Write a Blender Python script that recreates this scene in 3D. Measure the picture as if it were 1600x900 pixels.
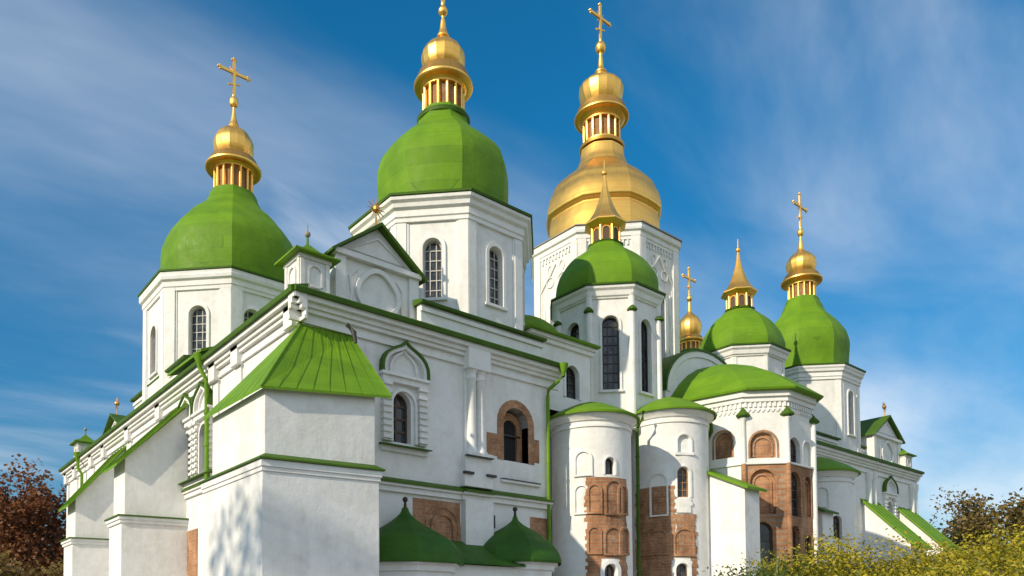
import bpy, math, random
from mathutils import Vector, Matrix
from math import sin, cos, pi, radians, sqrt

random.seed(7)
scene = bpy.context.scene
col = scene.collection
for o in list(bpy.data.objects):
    bpy.data.objects.remove(o, do_unlink=True)

# ------------------------------------------------------------------ camera
# world: x runs north along the east facade, y runs west along the south facade, SE corner of the gallery at 0,0
YAW, PITCH, ROLL = radians(40) - .025, .035, -.006
CAM = Vector((-12.419, -25.0, 1.8))
fh = Vector((sin(YAW), cos(YAW), 0)); rt = Vector((cos(YAW), -sin(YAW), 0)); zz = Vector((0, 0, 1))
F = fh * cos(PITCH) + zz * sin(PITCH); U = zz * cos(PITCH) - fh * sin(PITCH)
cx = rt * cos(ROLL) + U * sin(ROLL); cy = -rt * sin(ROLL) + U * cos(ROLL)
cd = bpy.data.cameras.new('camera'); co = bpy.data.objects.new('camera', cd); col.objects.link(co)
M4 = Matrix((cx, cy, -F)).transposed().to_4x4(); M4.translation = CAM
co.matrix_world = M4
cd.sensor_width = 36; cd.sensor_fit = 'HORIZONTAL'; cd.lens = 1187.434 / 1600 * 36
cd.shift_x = (800 - 725.183) / 1600; cd.shift_y = (935.935 - 450) / 1600
cd.clip_start = .1; cd.clip_end = 3000
scene.camera = co

# ------------------------------------------------------------------ light, sky, exposure
SUN_EL, SUN_D = radians(26), radians(4.0)       # sun low in the south, just grazing the east walls
to_sun = Vector((-cos(SUN_EL) * cos(SUN_D), -cos(SUN_EL) * sin(SUN_D), sin(SUN_EL)))
sd = bpy.data.lights.new('sun', 'SUN'); so = bpy.data.objects.new('sun', sd); col.objects.link(so)
so.rotation_euler = to_sun.to_track_quat('Z', 'Y').to_euler()
sd.energy = 3.7; sd.angle = radians(.7); sd.color = (1.0, .87, .67)

w = bpy.data.worlds.new('World'); scene.world = w; w.use_nodes = True
nt = w.node_tree; nt.nodes.clear()
def N(t, tree=None, **kw):
    n = (tree or nt).nodes.new(t)
    for k, v in kw.items(): setattr(n, k, v)
    return n
def L(a, b, tree=None): (tree or nt).links.new(a, b)
sky = N('ShaderNodeTexSky', sky_type='NISHITA', sun_disc=False, sun_elevation=SUN_EL, sun_rotation=radians(270) - SUN_D,
        altitude=150, air_density=1.0, dust_density=.25, ozone_density=2.2)
hsv = N('ShaderNodeHueSaturation'); hsv.inputs['Saturation'].default_value = 1.25; hsv.inputs['Hue'].default_value = .492
hsv.inputs['Value'].default_value = 1.0
tc = N('ShaderNodeTexCoord'); sp = N('ShaderNodeSeparateXYZ'); L(tc.outputs['Generated'], sp.inputs[0])
za = N('ShaderNodeMath', operation='ADD'); za.inputs[1].default_value = .22; L(sp.outputs[2], za.inputs[0])
dx = N('ShaderNodeMath', operation='DIVIDE'); dy = N('ShaderNodeMath', operation='DIVIDE')
L(sp.outputs[0], dx.inputs[0]); L(za.outputs[0], dx.inputs[1]); L(sp.outputs[1], dy.inputs[0]); L(za.outputs[0], dy.inputs[1])
cb = N('ShaderNodeCombineXYZ'); L(dx.outputs[0], cb.inputs[0]); L(dy.outputs[0], cb.inputs[1])
def cloud(rotz, scale, loc, nscale, lo, hi, dist):
    mp = N('ShaderNodeMapping'); mp.inputs['Rotation'].default_value = (0, 0, rotz); mp.inputs['Scale'].default_value = scale
    mp.inputs['Location'].default_value = loc
    L(cb.outputs[0], mp.inputs[0])
    ns = N('ShaderNodeTexNoise'); ns.inputs['Scale'].default_value = nscale; ns.inputs['Detail'].default_value = 7
    ns.inputs['Roughness'].default_value = .54; ns.inputs['Distortion'].default_value = dist
    L(mp.outputs[0], ns.inputs['Vector'])
    mr = N('ShaderNodeMapRange', interpolation_type='SMOOTHSTEP'); mr.inputs[1].default_value = lo; mr.inputs[2].default_value = hi
    L(ns.outputs['Fac'], mr.inputs[0]); return mr.outputs[0]
c1 = cloud(radians(60), (.6, 1.15, 1), (7.14, 7.40, 0), .62, .41, .80, .3)
c2 = cloud(radians(55), (.65, 1.4, 1), (4.37, 2.35, 0), 1.1, .48, .86, .6)
mx = N('ShaderNodeMath', operation='MAXIMUM'); L(c1, mx.inputs[0]); L(c2, mx.inputs[1])
cm = N('ShaderNodeMath', operation='MULTIPLY'); cm.inputs[1].default_value = .9; L(mx.outputs[0], cm.inputs[0])
mix = N('ShaderNodeMix', data_type='RGBA'); L(sky.outputs[0], hsv.inputs['Color'])
tint = N('ShaderNodeMix', data_type='RGBA', blend_type='MULTIPLY'); tint.inputs[0].default_value = 1; 
el = N('ShaderNodeMapRange'); el.inputs[1].default_value = .02; el.inputs[2].default_value = .55; L(sp.outputs[2], el.inputs[0])
tr_ = N('ShaderNodeValToRGB'); L(el.outputs[0], tr_.inputs[0])
te = tr_.color_ramp.elements; te[0].color = (.36, .46, .52, 1); te[1].color = (.20, .98, 1.14, 1); te.new(.45).color = (.38, .76, .88, 1)
L(tr_.outputs[0], tint.inputs[7])
L(hsv.outputs[0], tint.inputs[6]); L(tint.outputs[2], mix.inputs[6])
mix.inputs[7].default_value = (7.4, 7.7, 8.1, 1)
# unseen bright cloud bank, added in the east to fill the shaded walls
bk = N('ShaderNodeMapRange', interpolation_type='SMOOTHSTEP'); bk.inputs[1].default_value = .05; bk.inputs[2].default_value = -.6; bk.inputs[3].default_value = 0; bk.inputs[4].default_value = .58
L(sp.outputs[1], bk.inputs[0]); m9 = N('ShaderNodeMath', operation='MAXIMUM'); L(cm.outputs[0], m9.inputs[0]); L(bk.outputs[0], m9.inputs[1]); L(m9.outputs[0], mix.inputs[0])
bg = N('ShaderNodeBackground'); bg.inputs[1].default_value = .11; L(mix.outputs[2], bg.inputs[0])
ow = N('ShaderNodeOutputWorld'); L(bg.outputs[0], ow.inputs[0])
scene.view_settings.view_transform = 'Standard'; scene.view_settings.look = 'None'
scene.view_settings.exposure = .30; scene.view_settings.gamma = 1

# ------------------------------------------------------------------ materials
def mat(name):
    m = bpy.data.materials.new(name); m.use_nodes = True
    t = m.node_tree; b = t.nodes['Principled BSDF']; return m, t, b
def noise(t, scale, detail=4, rough=.55, vec=None, dist=0):
    n = N('ShaderNodeTexNoise', t); n.inputs['Scale'].default_value = scale; n.inputs['Detail'].default_value = detail
    n.inputs['Roughness'].default_value = rough; n.inputs['Distortion'].default_value = dist
    if vec is not None: L(vec, n.inputs['Vector'], t)
    return n.outputs['Fac']
def ramp(t, fac, stops):
    r = N('ShaderNodeValToRGB', t); L(fac, r.inputs[0], t)
    e = r.color_ramp.elements
    while len(e) < len(stops): e.new(.5)
    for q, (p, c) in zip(e, stops): q.position = p; q.color = (*c, 1)
    return r.outputs[0]
def mixc(t, fac, a, b, mode='MIX'):
    m = N('ShaderNodeMix', t, data_type='RGBA', blend_type=mode)
    if isinstance(fac, float): m.inputs[0].default_value = fac
    else: L(fac, m.inputs[0], t)
    for i, c in ((6, a), (7, b)):
        if isinstance(c, tuple): m.inputs[i].default_value = (*c, 1)
        else: L(c, m.inputs[i], t)
    return m.outputs[2]
def bump(t, b, h, strength, distance):
    n = N('ShaderNodeBump', t); n.inputs['Strength'].default_value = strength; n.inputs['Distance'].default_value = distance
    L(h, n.inputs['Height'], t); L(n.outputs[0], b.inputs['Normal'], t)
def objco(t, scale=(1, 1, 1)):
    c = N('ShaderNodeTexCoord', t); m = N('ShaderNodeMapping', t); m.inputs['Scale'].default_value = scale
    L(c.outputs['Object'], m.inputs[0], t); return m.outputs[0]

def m_white(name, base=(.80, .79, .765), dirt=(.54, .51, .46), amt=.9):
    m, t, b = mat(name)
    p = objco(t); st = objco(t, (1.6, 1.6, .22))
    big = noise(t, .45, 5, .6, p); fine = noise(t, 3.2, 6, .65, p); streak = noise(t, 1.1, 5, .6, st)
    f1 = ramp(t, streak, [(.42, (0, 0, 0)), (.72, (1, 1, 1))])
    f2 = ramp(t, big, [(.45, (0, 0, 0)), (.75, (1, 1, 1))])
    mm = N('ShaderNodeMath', t, operation='MULTIPLY'); L(f1, mm.inputs[0], t); L(f2, mm.inputs[1], t)
    m2 = N('ShaderNodeMath', t, operation='MULTIPLY'); L(mm.outputs[0], m2.inputs[0], t); m2.inputs[1].default_value = amt
    c = mixc(t, m2.outputs[0], base, dirt)
    fr = ramp(t, fine, [(.28, (.91, .91, .91)), (.55, (1, 1, 1))])
    pt = ramp(t, noise(t, .7, 3, .5, p), [(.50, (1, 1, 1)), (.56, (.955, .95, .935)), (.66, (.955, .95, .935)), (.70, (1, 1, 1))])
    c = mixc(t, 1.0, c, pt, 'MULTIPLY')
    c = mixc(t, 1.0, c, fr, 'MULTIPLY')
    L(c, b.inputs['Base Color'], t); b.inputs['Roughness'].default_value = .88
    b.inputs['Specular IOR Level'].default_value = .2
    hb = noise(t, 1.3, 9, .72, p)
    bv = N('ShaderNodeBevel', t); bv.samples = 4; bv.inputs['Radius'].default_value = .035
    bn = N('ShaderNodeBump', t); bn.inputs['Strength'].default_value = .5; bn.inputs['Distance'].default_value = .07
    L(hb, bn.inputs['Height'], t); L(bv.outputs[0], bn.inputs['Normal'], t); L(bn.outputs[0], b.inputs['Normal'], t)
    return m
WHITE = m_white('white_limewash')
TRIM = m_white('white_stucco_trim', (.81, .80, .775), (.66, .63, .58), .5)

def m_brick():
    m, t, b = mat('old_plinth_brick')
    c = N('ShaderNodeTexCoord', t); s = N('ShaderNodeSeparateXYZ', t); L(c.outputs['Object'], s.inputs[0], t)
    a = N('ShaderNodeMath', t, operation='ADD'); L(s.outputs[0], a.inputs[0], t); L(s.outputs[1], a.inputs[1], t)
    q = N('ShaderNodeCombineXYZ', t); L(a.outputs[0], q.inputs[0], t); L(s.outputs[2], q.inputs[1], t)
    bt = N('ShaderNodeTexBrick', t); L(q.outputs[0], bt.inputs['Vector'], t)
    bt.inputs['Scale'].default_value = 1; bt.inputs['Brick Width'].default_value = .46; bt.inputs['Row Height'].default_value = .15
    bt.inputs['Mortar Size'].default_value = .022; bt.inputs['Bias'].default_value = -.1
    bt.inputs['Color1'].default_value = (.55, .265, .125, 1); bt.inputs['Color2'].default_value = (.42, .19, .09, 1)
    bt.inputs['Mortar'].default_value = (.46, .31, .20, 1)
    p = objco(t); n = noise(t, 1.3, 6, .65, p)
    r = ramp(t, n, [(.3, (.55, .50, .46)), (.6, (1, 1, 1)), (.78, (1.25, 1.2, 1.15))])
    wear = ramp(t, noise(t, 2.1, 7, .7, objco(t, (1, 1, .6))), [(.60, (0, 0, 0)), (.70, (.75, .75, .75))])
    soot = ramp(t, noise(t, .8, 5, .65, objco(t, (1.3, 1.3, .5))), [(.44, (1, 1, 1)), (.62, (.68, .66, .66))])
    cc = mixc(t, 1.0, mixc(t, 1.0, bt.outputs['Color'], r, 'MULTIPLY'), soot, 'MULTIPLY')
    L(mixc(t, wear, cc, (.50, .40, .31)), b.inputs['Base Color'], t)
    b.inputs['Roughness'].default_value = .92
    hh = N('ShaderNodeMath', t, operation='MULTIPLY_ADD'); L(bt.outputs['Fac'], hh.inputs[0], t); hh.inputs[1].default_value = -.6; L(noise(t, 5, 6, .7, p), hh.inputs[2], t)
    bump(t, b, hh.outputs[0], .8, .06)
    return m
BRICK = m_brick()

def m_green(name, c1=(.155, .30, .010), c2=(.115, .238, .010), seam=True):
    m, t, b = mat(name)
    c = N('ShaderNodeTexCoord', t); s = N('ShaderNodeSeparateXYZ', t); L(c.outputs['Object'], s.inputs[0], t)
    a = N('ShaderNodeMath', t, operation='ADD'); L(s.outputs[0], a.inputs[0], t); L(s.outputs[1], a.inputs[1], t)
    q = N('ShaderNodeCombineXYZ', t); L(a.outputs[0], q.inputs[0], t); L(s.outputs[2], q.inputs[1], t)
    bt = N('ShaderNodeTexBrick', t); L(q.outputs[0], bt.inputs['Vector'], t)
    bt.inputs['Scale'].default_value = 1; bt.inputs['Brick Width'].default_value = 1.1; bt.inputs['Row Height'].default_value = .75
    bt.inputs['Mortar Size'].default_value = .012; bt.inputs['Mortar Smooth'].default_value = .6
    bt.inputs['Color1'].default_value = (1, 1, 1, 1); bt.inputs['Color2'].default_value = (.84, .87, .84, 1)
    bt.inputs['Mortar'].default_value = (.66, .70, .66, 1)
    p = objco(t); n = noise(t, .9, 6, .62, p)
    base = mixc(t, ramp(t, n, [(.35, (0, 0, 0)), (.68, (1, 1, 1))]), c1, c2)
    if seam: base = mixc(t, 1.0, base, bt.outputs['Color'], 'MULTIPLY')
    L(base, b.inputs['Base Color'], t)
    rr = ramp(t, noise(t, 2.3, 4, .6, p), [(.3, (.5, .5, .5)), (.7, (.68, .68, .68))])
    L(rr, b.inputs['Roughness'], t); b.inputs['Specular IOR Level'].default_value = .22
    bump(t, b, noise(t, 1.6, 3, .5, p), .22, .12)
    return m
GREEN = m_green('green_painted_sheet_metal')
GREEN_SHADE = m_green('green_metal_shade_tone', (.045, .135, .010), (.028, .095, .008))  # porch roofs: roof green with their shade put into the colour
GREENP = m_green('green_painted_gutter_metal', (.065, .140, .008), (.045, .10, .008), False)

def m_gold(name, c1, c2, rough):
    m, t, b = mat(name)
    p = objco(t)
    s3 = N('ShaderNodeSeparateXYZ', t); L(p, s3.inputs[0], t)
    a3 = N('ShaderNodeMath', t, operation='SUBTRACT'); L(s3.outputs[0], a3.inputs[0], t); L(s3.outputs[1], a3.inputs[1], t)
    q3 = N('ShaderNodeCombineXYZ', t); L(a3.outputs[0], q3.inputs[0], t); L(s3.outputs[2], q3.inputs[1], t)
    bt = N('ShaderNodeTexBrick', t); L(q3.outputs[0], bt.inputs['Vector'], t); bt.inputs['Scale'].default_value = 1
    bt.inputs['Brick Width'].default_value = .9; bt.inputs['Row Height'].default_value = .6; bt.inputs['Mortar Size'].default_value = .008
    bt.inputs['Color1'].default_value = (*c1, 1); bt.inputs['Color2'].default_value = (*(.5*x+.5*y for x, y in zip(c1, c2)), 1); bt.inputs['Mortar'].default_value = (*(x*.75 for x in c2), 1)
    L(bt.outputs['Color'], b.inputs['Base Color'], t)
    b.inputs['Metallic'].default_value = 1
    rr = ramp(t, noise(t, 2.0, 4, .6, p), [(.3, (rough, rough, rough)), (.7, (rough + .06,) * 3)])
    L(rr, b.inputs['Roughness'], t)
    bump(t, b, noise(t, 1.4, 3, .5, p), .08, .1)
    return m
GOLD = m_gold('gilded_copper', (1.0, .60, .15), (.96, .52, .11), .40)
OLDGOLD = m_gold('dull_gilding', (.72, .40, .10), (.60, .30, .07), .42)

def m_plain(name, c, rough=.6, metal=0., var=.25, sc=3.):
    m, t, b = mat(name); p = objco(t)
    r = ramp(t, noise(t, sc, 4, .6, p), [(.3, (1 - var,) * 3), (.7, (1, 1, 1))])
    L(mixc(t, 1.0, c, r, 'MULTIPLY'), b.inputs['Base Color'], t)
    b.inputs['Roughness'].default_value = rough; b.inputs['Metallic'].default_value = metal
    return m
def m_glass():
    m, t, b = mat('old_window_glass'); p = objco(t)
    s3 = N('ShaderNodeSeparateXYZ', t); L(p, s3.inputs[0], t)
    a3 = N('ShaderNodeMath', t, operation='SUBTRACT'); L(s3.outputs[0], a3.inputs[0], t); L(s3.outputs[1], a3.inputs[1], t)
    q3 = N('ShaderNodeCombineXYZ', t); L(a3.outputs[0], q3.inputs[0], t); L(s3.outputs[2], q3.inputs[1], t)
    bt = N('ShaderNodeTexBrick', t); L(q3.outputs[0], bt.inputs['Vector'], t); bt.inputs['Scale'].default_value = 1
    bt.inputs['Brick Width'].default_value = .33; bt.inputs['Row Height'].default_value = .44; bt.inputs['Mortar Size'].default_value = 0; bt.inputs['Bias'].default_value = -.1
    bt.inputs['Color1'].default_value = (.016, .018, .02, 1); bt.inputs['Color2'].default_value = (.15, .15, .145, 1); bt.offset = .0
    L(mixc(t, noise(t, 2.5, 2, .5, p), (.02, .022, .024), bt.outputs['Color']), b.inputs['Base Color'], t)
    b.inputs['Roughness'].default_value = .12; b.inputs['Specular IOR Level'].default_value = .55
    bump(t, b, noise(t, 1.2, 2, .5, p), .25, .08)
    return m
GLASS = m_glass()
FRAME = m_plain('pale_window_paint', (.52, .50, .46), .6)
BROWNF = m_plain('brown_window_wood', (.11, .065, .04), .6)
BOARD = m_plain('ochre_boarding', (.36, .20, .09), .8, 0, .4, 5)
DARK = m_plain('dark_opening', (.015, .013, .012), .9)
IRON = m_plain('dark_iron', (.05, .045, .04), .5, .3)
BARK = m_plain('bark', (.10, .075, .055), .9, 0, .5, 4)
PALE = m_plain('weathered_pale_metal', (.34, .30, .25), .7)

def m_leaf(name, stops, sc=.6):
    m, t, b = mat(name)
    p = objco(t)
    g = N('ShaderNodeNewGeometry', t)
    f = N('ShaderNodeMath', t, operation='MULTIPLY_ADD'); L(g.outputs['Random Per Island'], f.inputs[0], t)
    f.inputs[1].default_value = .55
    nn = N('ShaderNodeMath', t, operation='MULTIPLY'); L(noise(t, sc, 3, .6, p), nn.inputs[0], t); nn.inputs[1].default_value = .5
    L(nn.outputs[0], f.inputs[2], t)
    L(ramp(t, f.outputs[0], stops), b.inputs['Base Color'], t)
    b.inputs['Roughness'].default_value = .6
    b.inputs['Transmission Weight'].default_value = 0
    tr = N('ShaderNodeBsdfTranslucent', t); L(b.inputs['Base Color'].links[0].from_socket, tr.inputs[0], t)
    ms = N('ShaderNodeMixShader', t); ms.inputs[0].default_value = .4
    out = t.nodes['Material Output']; L(b.outputs[0], ms.inputs[1], t); L(tr.outputs[0], ms.inputs[2], t); L(ms.outputs[0], out.inputs[0], t)
    return m
LEAF_HEDGE = m_leaf('yellowing_hedge_leaf', [(.1, (.06, .085, .010)), (.35, (.22, .22, .018)), (.6, (.52, .42, .024)), (.9, (.68, .52, .034))])
LEAF_GREEN = m_leaf('green_shrub_leaf', [(.1, (.04, .08, .012)), (.5, (.10, .15, .02)), (.9, (.22, .22, .03))])
LEAF_RUST = m_leaf('rust_autumn_leaf', [(.1, (.045, .022, .014)), (.45, (.20, .075, .03)), (.8, (.34, .14, .05)), (.95, (.20, .15, .04))], .25)
LEAF_OLIVE = m_leaf('brown_olive_leaf', [(.1, (.05, .04, .014)), (.5, (.17, .125, .034)), (.9, (.34, .22, .055))], .25)
LEAF_DARK = m_leaf('dark_evergreen_leaf', [(.1, (.012, .018, .010)), (.9, (.04, .05, .02))], .3)

def m_ground(name, a, b2, sc):
    m, t, b = mat(name); p = objco(t)
    L(mixc(t, noise(t, sc, 6, .65, p), a, b2), b.inputs['Base Color'], t); b.inputs['Roughness'].default_value = .95
    bump(t, b, noise(t, sc * 6, 6, .7, p), .5, .05); return m
GRASS = m_ground('autumn_grass', (.06, .085, .018), (.14, .12, .035), .8)
PAVE = m_ground('grey_paving', (.24, .225, .205), (.33, .31, .285), 1.2)

# ------------------------------------------------------------------ mesh helpers
class MB:
    def __init__(s): s.v = []; s.f = []; s.m = []; s.mats = []; s.cur = 0
    def use(s, material):
        if material not in s.mats: s.mats.append(material)
        s.cur = s.mats.index(material); return s
    def add(s, vs, fs):
        n = len(s.v); s.v += [tuple(p) for p in vs]
        for f in fs: s.f.append(tuple(i + n for i in f)); s.m.append(s.cur)
    def box(s, x0, x1, y0, y1, z0, z1):
        s.add([(x0,y0,z0),(x1,y0,z0),(x1,y1,z0),(x0,y1,z0),(x0,y0,z1),(x1,y0,z1),(x1,y1,z1),(x0,y1,z1)],
              [(0,3,2,1),(4,5,6,7),(0,1,5,4),(1,2,6,5),(2,3,7,6),(3,0,4,7)])
    def mbox(s, mf, x0, x1, z0, z1, d0, d1, step=9e9):
        n = max(1, int(math.ceil((x1 - x0) / step)))
        xs = [x0 + (x1 - x0) * i / n for i in range(n + 1)]
        vs = []
        for x in xs: vs += [mf(x, z0, d0), mf(x, z0, d1), mf(x, z1, d1), mf(x, z1, d0)]
        fs = []
        for i in range(n):
            a, b = 4 * i, 4 * i + 4
            fs += [(a+1,b+1,b+2,a+2),(a+2,b+2,b+3,a+3),(a+3,b+3,b,a),(a,b,b+1,a+1)]
        fs += [(0,1,2,3),(4*n+3,4*n+2,4*n+1,4*n)]
        s.add(vs, fs)
    def hexa(s, p):   # 8 points, bottom loop then top loop
        s.add(p, [(0,3,2,1),(4,5,6,7),(0,1,5,4),(1,2,6,5),(2,3,7,6),(3,0,4,7)])
    def prism(s, poly, z0, z1):
        n = len(poly); vs = [(x,y,z0) for x,y in poly] + [(x,y,z1) for x,y in poly]
        s.add(vs, [tuple(range(n-1,-1,-1)), tuple(range(n,2*n))] + [(i,(i+1)%n,(i+1)%n+n,i+n) for i in range(n)])
    def extr(s, poly3, vec):   # planar polygon swept along vec
        n = len(poly3); vec = Vector(vec); a = [Vector(p) for p in poly3]; vs = a + [p + vec for p in a]
        s.add(vs, [tuple(range(n-1,-1,-1)), tuple(range(n,2*n))] + [(i,(i+1)%n,(i+1)%n+n,i+n) for i in range(n)])
    def lathe(s, prof, n, c, rot=0., a0=0., a1=2*pi, capb=False, capt=False):
        full = abs(a1 - a0 - 2*pi) < 1e-6; k = n if full else n + 1
        vs = []
        for r, z in prof:
            for i in range(k):
                a = rot + a0 + (a1 - a0) * i / n
                vs.append((c[0] + r * sin(a), c[1] - r * cos(a), z))
        fs = []
        for j in range(len(prof) - 1):
            for i in range(n):
                i2 = (i + 1) % k
                fs.append((j*k+i, j*k+i2, (j+1)*k+i2, (j+1)*k+i))
        if capb: fs.append(tuple(range(k-1,-1,-1)))
        if capt: fs.append(tuple((len(prof)-1)*k + i for i in range(k)))
        s.add(vs, fs)
    def tube(s, pts, rad, n=8):
        pts = [Vector(p) for p in pts]
        if not isinstance(rad, (list, tuple)): rad = [rad] * len(pts)
        vs = []
        for i, p in enumerate(pts):
            d = (pts[min(i+1, len(pts)-1)] - pts[max(i-1, 0)]).normalized()
            a = d.orthogonal().normalized() if abs(d.z) < .9 else Vector((1,0,0)).cross(d).normalized()
            b = d.cross(a)
            for k in range(n):
                t = 2*pi*k/n; vs.append(p + (a*cos(t) + b*sin(t)) * rad[i])
        fs = [(j*n+k, j*n+(k+1)%n, (j+1)*n+(k+1)%n, (j+1)*n+k) for j in range(len(pts)-1) for k in range(n)]
        fs += [tuple(range(n-1,-1,-1)), tuple((len(pts)-1)*n + k for k in range(n))]
        s.add(vs, fs)
    def ball(s, c, r, n=12, m=8, sz=1.):
        s.lathe([(max(1e-4, r*sin(pi*j/m)), c[2] - r*sz*cos(pi*j/m)) for j in range(m+1)], n, c)
    def band(s, mf, path, wd, d0, d1, closed=False):
        # sweep a rectangular section along a path in (x,z); wd is the width to the left of travel
        n = len(path); vs = []
        for i, (x, z) in enumerate(path):
            def nrm(a, b):
                dx, dz = b[0]-a[0], b[1]-a[1]; l = sqrt(dx*dx+dz*dz) or 1; return (-dz/l, dx/l)
            ns = []
            if i > 0 or closed: ns.append(nrm(path[i-1], path[i]))
            if i < n-1 or closed: ns.append(nrm(path[i], path[(i+1) % n]))
            nx, nz = sum(q[0] for q in ns)/len(ns), sum(q[1] for q in ns)/len(ns)
            l2 = max(.35, nx*nx+nz*nz); nx, nz = nx/l2, nz/l2
            wv = wd[i] if isinstance(wd, (list, tuple)) else wd
            ox, oz = x + nx*wv, z + nz*wv
            vs += [mf(x,z,d0), mf(x,z,d1), mf(ox,oz,d1), mf(ox,oz,d0)]
        fs = []
        for i in range(n if closed else n-1):
            a, b = 4*i, 4*((i+1) % n)
            fs += [(a,a+1,b+1,b),(a+1,a+2,b+2,b+1),(a+2,a+3,b+3,b+2),(a+3,a,b,b+3)]
        if not closed: fs += [(3,2,1,0),(4*n-4,4*n-3,4*n-2,4*n-1)]
        s.add(vs, fs)
    def surf(s, mf, x0, x1, z0, z1, holes=(), step=9e9, reveal=True):
        def strip(a, b, za, zb):
            n = max(1, int(math.ceil((b-a)/step - 1e-6)))
            for i in range(n):
                p, q = a+(b-a)*i/n, a+(b-a)*(i+1)/n
                s.add([mf(p,za,0),mf(q,za,0),mf(q,zb,0),mf(p,zb,0)], [(0,1,2,3)])
        cur = x0
        for h in sorted(holes, key=lambda h: h[0]):
            xc, wd, ha, hb = h[:4]; dep = h[4]; r = wd/2
            if xc - r > cur + 1e-4: strip(cur, xc-r, z0, z1)
            if ha > z0 + 1e-4: strip(xc-r, xc+r, z0, ha)
            pts = arch(xc, wd, hb)
            for (ax, az), (bx, bz) in zip(pts[:-1], pts[1:]):
                s.add([mf(ax,az,0),mf(bx,bz,0),mf(bx,z1,0),mf(ax,z1,0)], [(0,1,2,3)])
            if reveal:
                outl = [(xc-r,ha)] + pts + [(xc+r,ha)]
                for (ax, az), (bx, bz) in zip(outl, outl[1:]+outl[:1]):
                    s.add([mf(ax,az,0),mf(bx,bz,0),mf(bx,bz,-dep),mf(ax,az,-dep)], [(0,3,2,1)])
            cur = xc + r
        if x1 > cur + 1e-4: strip(cur, x1, z0, z1)
    def fill(s, mf, xc, wd, z0, zt, d):
        pts = arch(xc, wd, zt); pts = [(xc-wd/2, z0)] + pts + [(xc+wd/2, z0)]
        # strips so that curved maps stay correct
        up = pts[1:-1]
        for (ax, az), (bx, bz) in zip(up[:-1], up[1:]):
            s.add([mf(ax,z0,d),mf(bx,z0,d),mf(bx,bz,d),mf(ax,az,d)], [(0,1,2,3)])
def arch(xc, wd, zt, n=12):
    r = wd/2
    return [(xc - r*cos(pi*i/n), zt - r + r*sin(pi*i/n)) for i in range(n+1)]
def archpath(xc, wd, z0, zt, n=12):      # right foot -> over -> left foot, so that "left of travel" is outside... reversed below
    return [(xc-wd/2, z0)] + arch(xc, wd, zt, n) + [(xc+wd/2, z0)]
def flat(o, t, n):
    o = Vector(o); t = Vector(t); n = Vector(n)
    return lambda x, z, d: (o.x + t.x*x + n.x*d, o.y + t.y*x + n.y*d, o.z + z)
def cylm(c, R):                            # x is arc length from the east normal towards the north
    return lambda x, z, d: (c[0] + (R+d)*sin(x/R), c[1] - (R+d)*cos(x/R), z)
EASTM = lambda v=0.: flat((0, v, 0), (1, 0, 0), (0, -1, 0))
SOUTHM = lambda u=0.: flat((u, 0, 0), (0, -1, 0), (-1, 0, 0))   # x = -v

def obj(name, mb, parent=None, smooth=None, label=None, **props):
    me = bpy.data.meshes.new(name); me.from_pydata(mb.v, [], mb.f)
    for m in mb.mats: me.materials.append(m)
    me.polygons.foreach_set('material_index', mb.m)
    if smooth is not None:
        me.polygons.foreach_set('use_smooth', [True]*len(mb.f)); me.update()
        me.set_sharp_from_angle(angle=radians(smooth))
    me.update()
    o = bpy.data.objects.new(name, me); col.objects.link(o)
    if parent is not None: o.parent = parent
    if label: o['label'] = label
    for k, v in props.items(): o[k] = v
    return o
def empty(name, loc, label, cat, group=None):
    o = bpy.data.objects.new(name, None); col.objects.link(o); o.location = loc; o.empty_display_size = .5
    o['label'] = label; o['category'] = cat
    if group: o['group'] = group
    return o

# ------------------------------------------------------------------ ground
g = MB().use(GRASS); g.add([(-900,-900,0),(900,-900,0),(900,900,0),(-900,900,0)], [(0,1,2,3)])
obj('ground', g, kind='structure')
g = MB().use(PAVE)
g.add([(-16,-15,.006),(70,-15,.006),(70,50,.006),(-16,50,.006)], [(0,1,2,3)])
obj('path', g, kind='structure')

# ------------------------------------------------------------------ the cathedral
cath = empty('cathedral', (0, 0, 0), 'white baroque cathedral with green pear domes, gilded cupolas and exposed brick patches', 'cathedral')

def window(parent, mf, xc, wd, z0, zt, dep, nv=2, nh=5, frame=FRAME, step=9e9, name='window', th=.045, glass=GLASS):
    m = MB().use(glass); m.fill(mf, xc, wd, z0, zt, -dep + .01)
    m.use(frame); fd = -dep + .02
    inner = archpath(xc, wd - .004, z0 + .002, zt - .002)
    m.band(mf, inner, -.07, fd, fd + .06)
    m.mbox(mf, xc-wd/2+.07, xc+wd/2-.07, z0+.002, z0+.08, fd, fd+.06, step)
    r = wd/2; zs = zt - r
    for i in range(1, nv):
        x = xc - r + wd*i/nv; top = zs + sqrt(max(0, r*r-(x-xc)**2)) - .04
        m.mbox(mf, x-th/2, x+th/2, z0+.08, top, fd, fd+.04)
    for j in range(1, nh):
        z = z0 + (zt-z0)*j/nh; hw = r if z < zs else sqrt(max(0, r*r-(z-zs)**2))
        m.mbox(mf, xc-hw+.05, xc+hw-.05, z-th/2, z+th/2, fd, fd+.037, step)
    return obj(name, m, parent)
def surround(parent, mf, xc, wd, z0, zt, w1=.16, d=.07, sill=True, name='window_surround'):
    m = MB().use(TRIM); m.band(mf, archpath(xc, wd+.004, z0, zt+.002), w1, -.02, d)
    if sill: m.mbox(mf, xc-wd/2-w1-.05, xc+wd/2+w1+.05, z0-.14, z0-.003, -.02, d+.06)
    return obj(name, m, parent)

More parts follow.
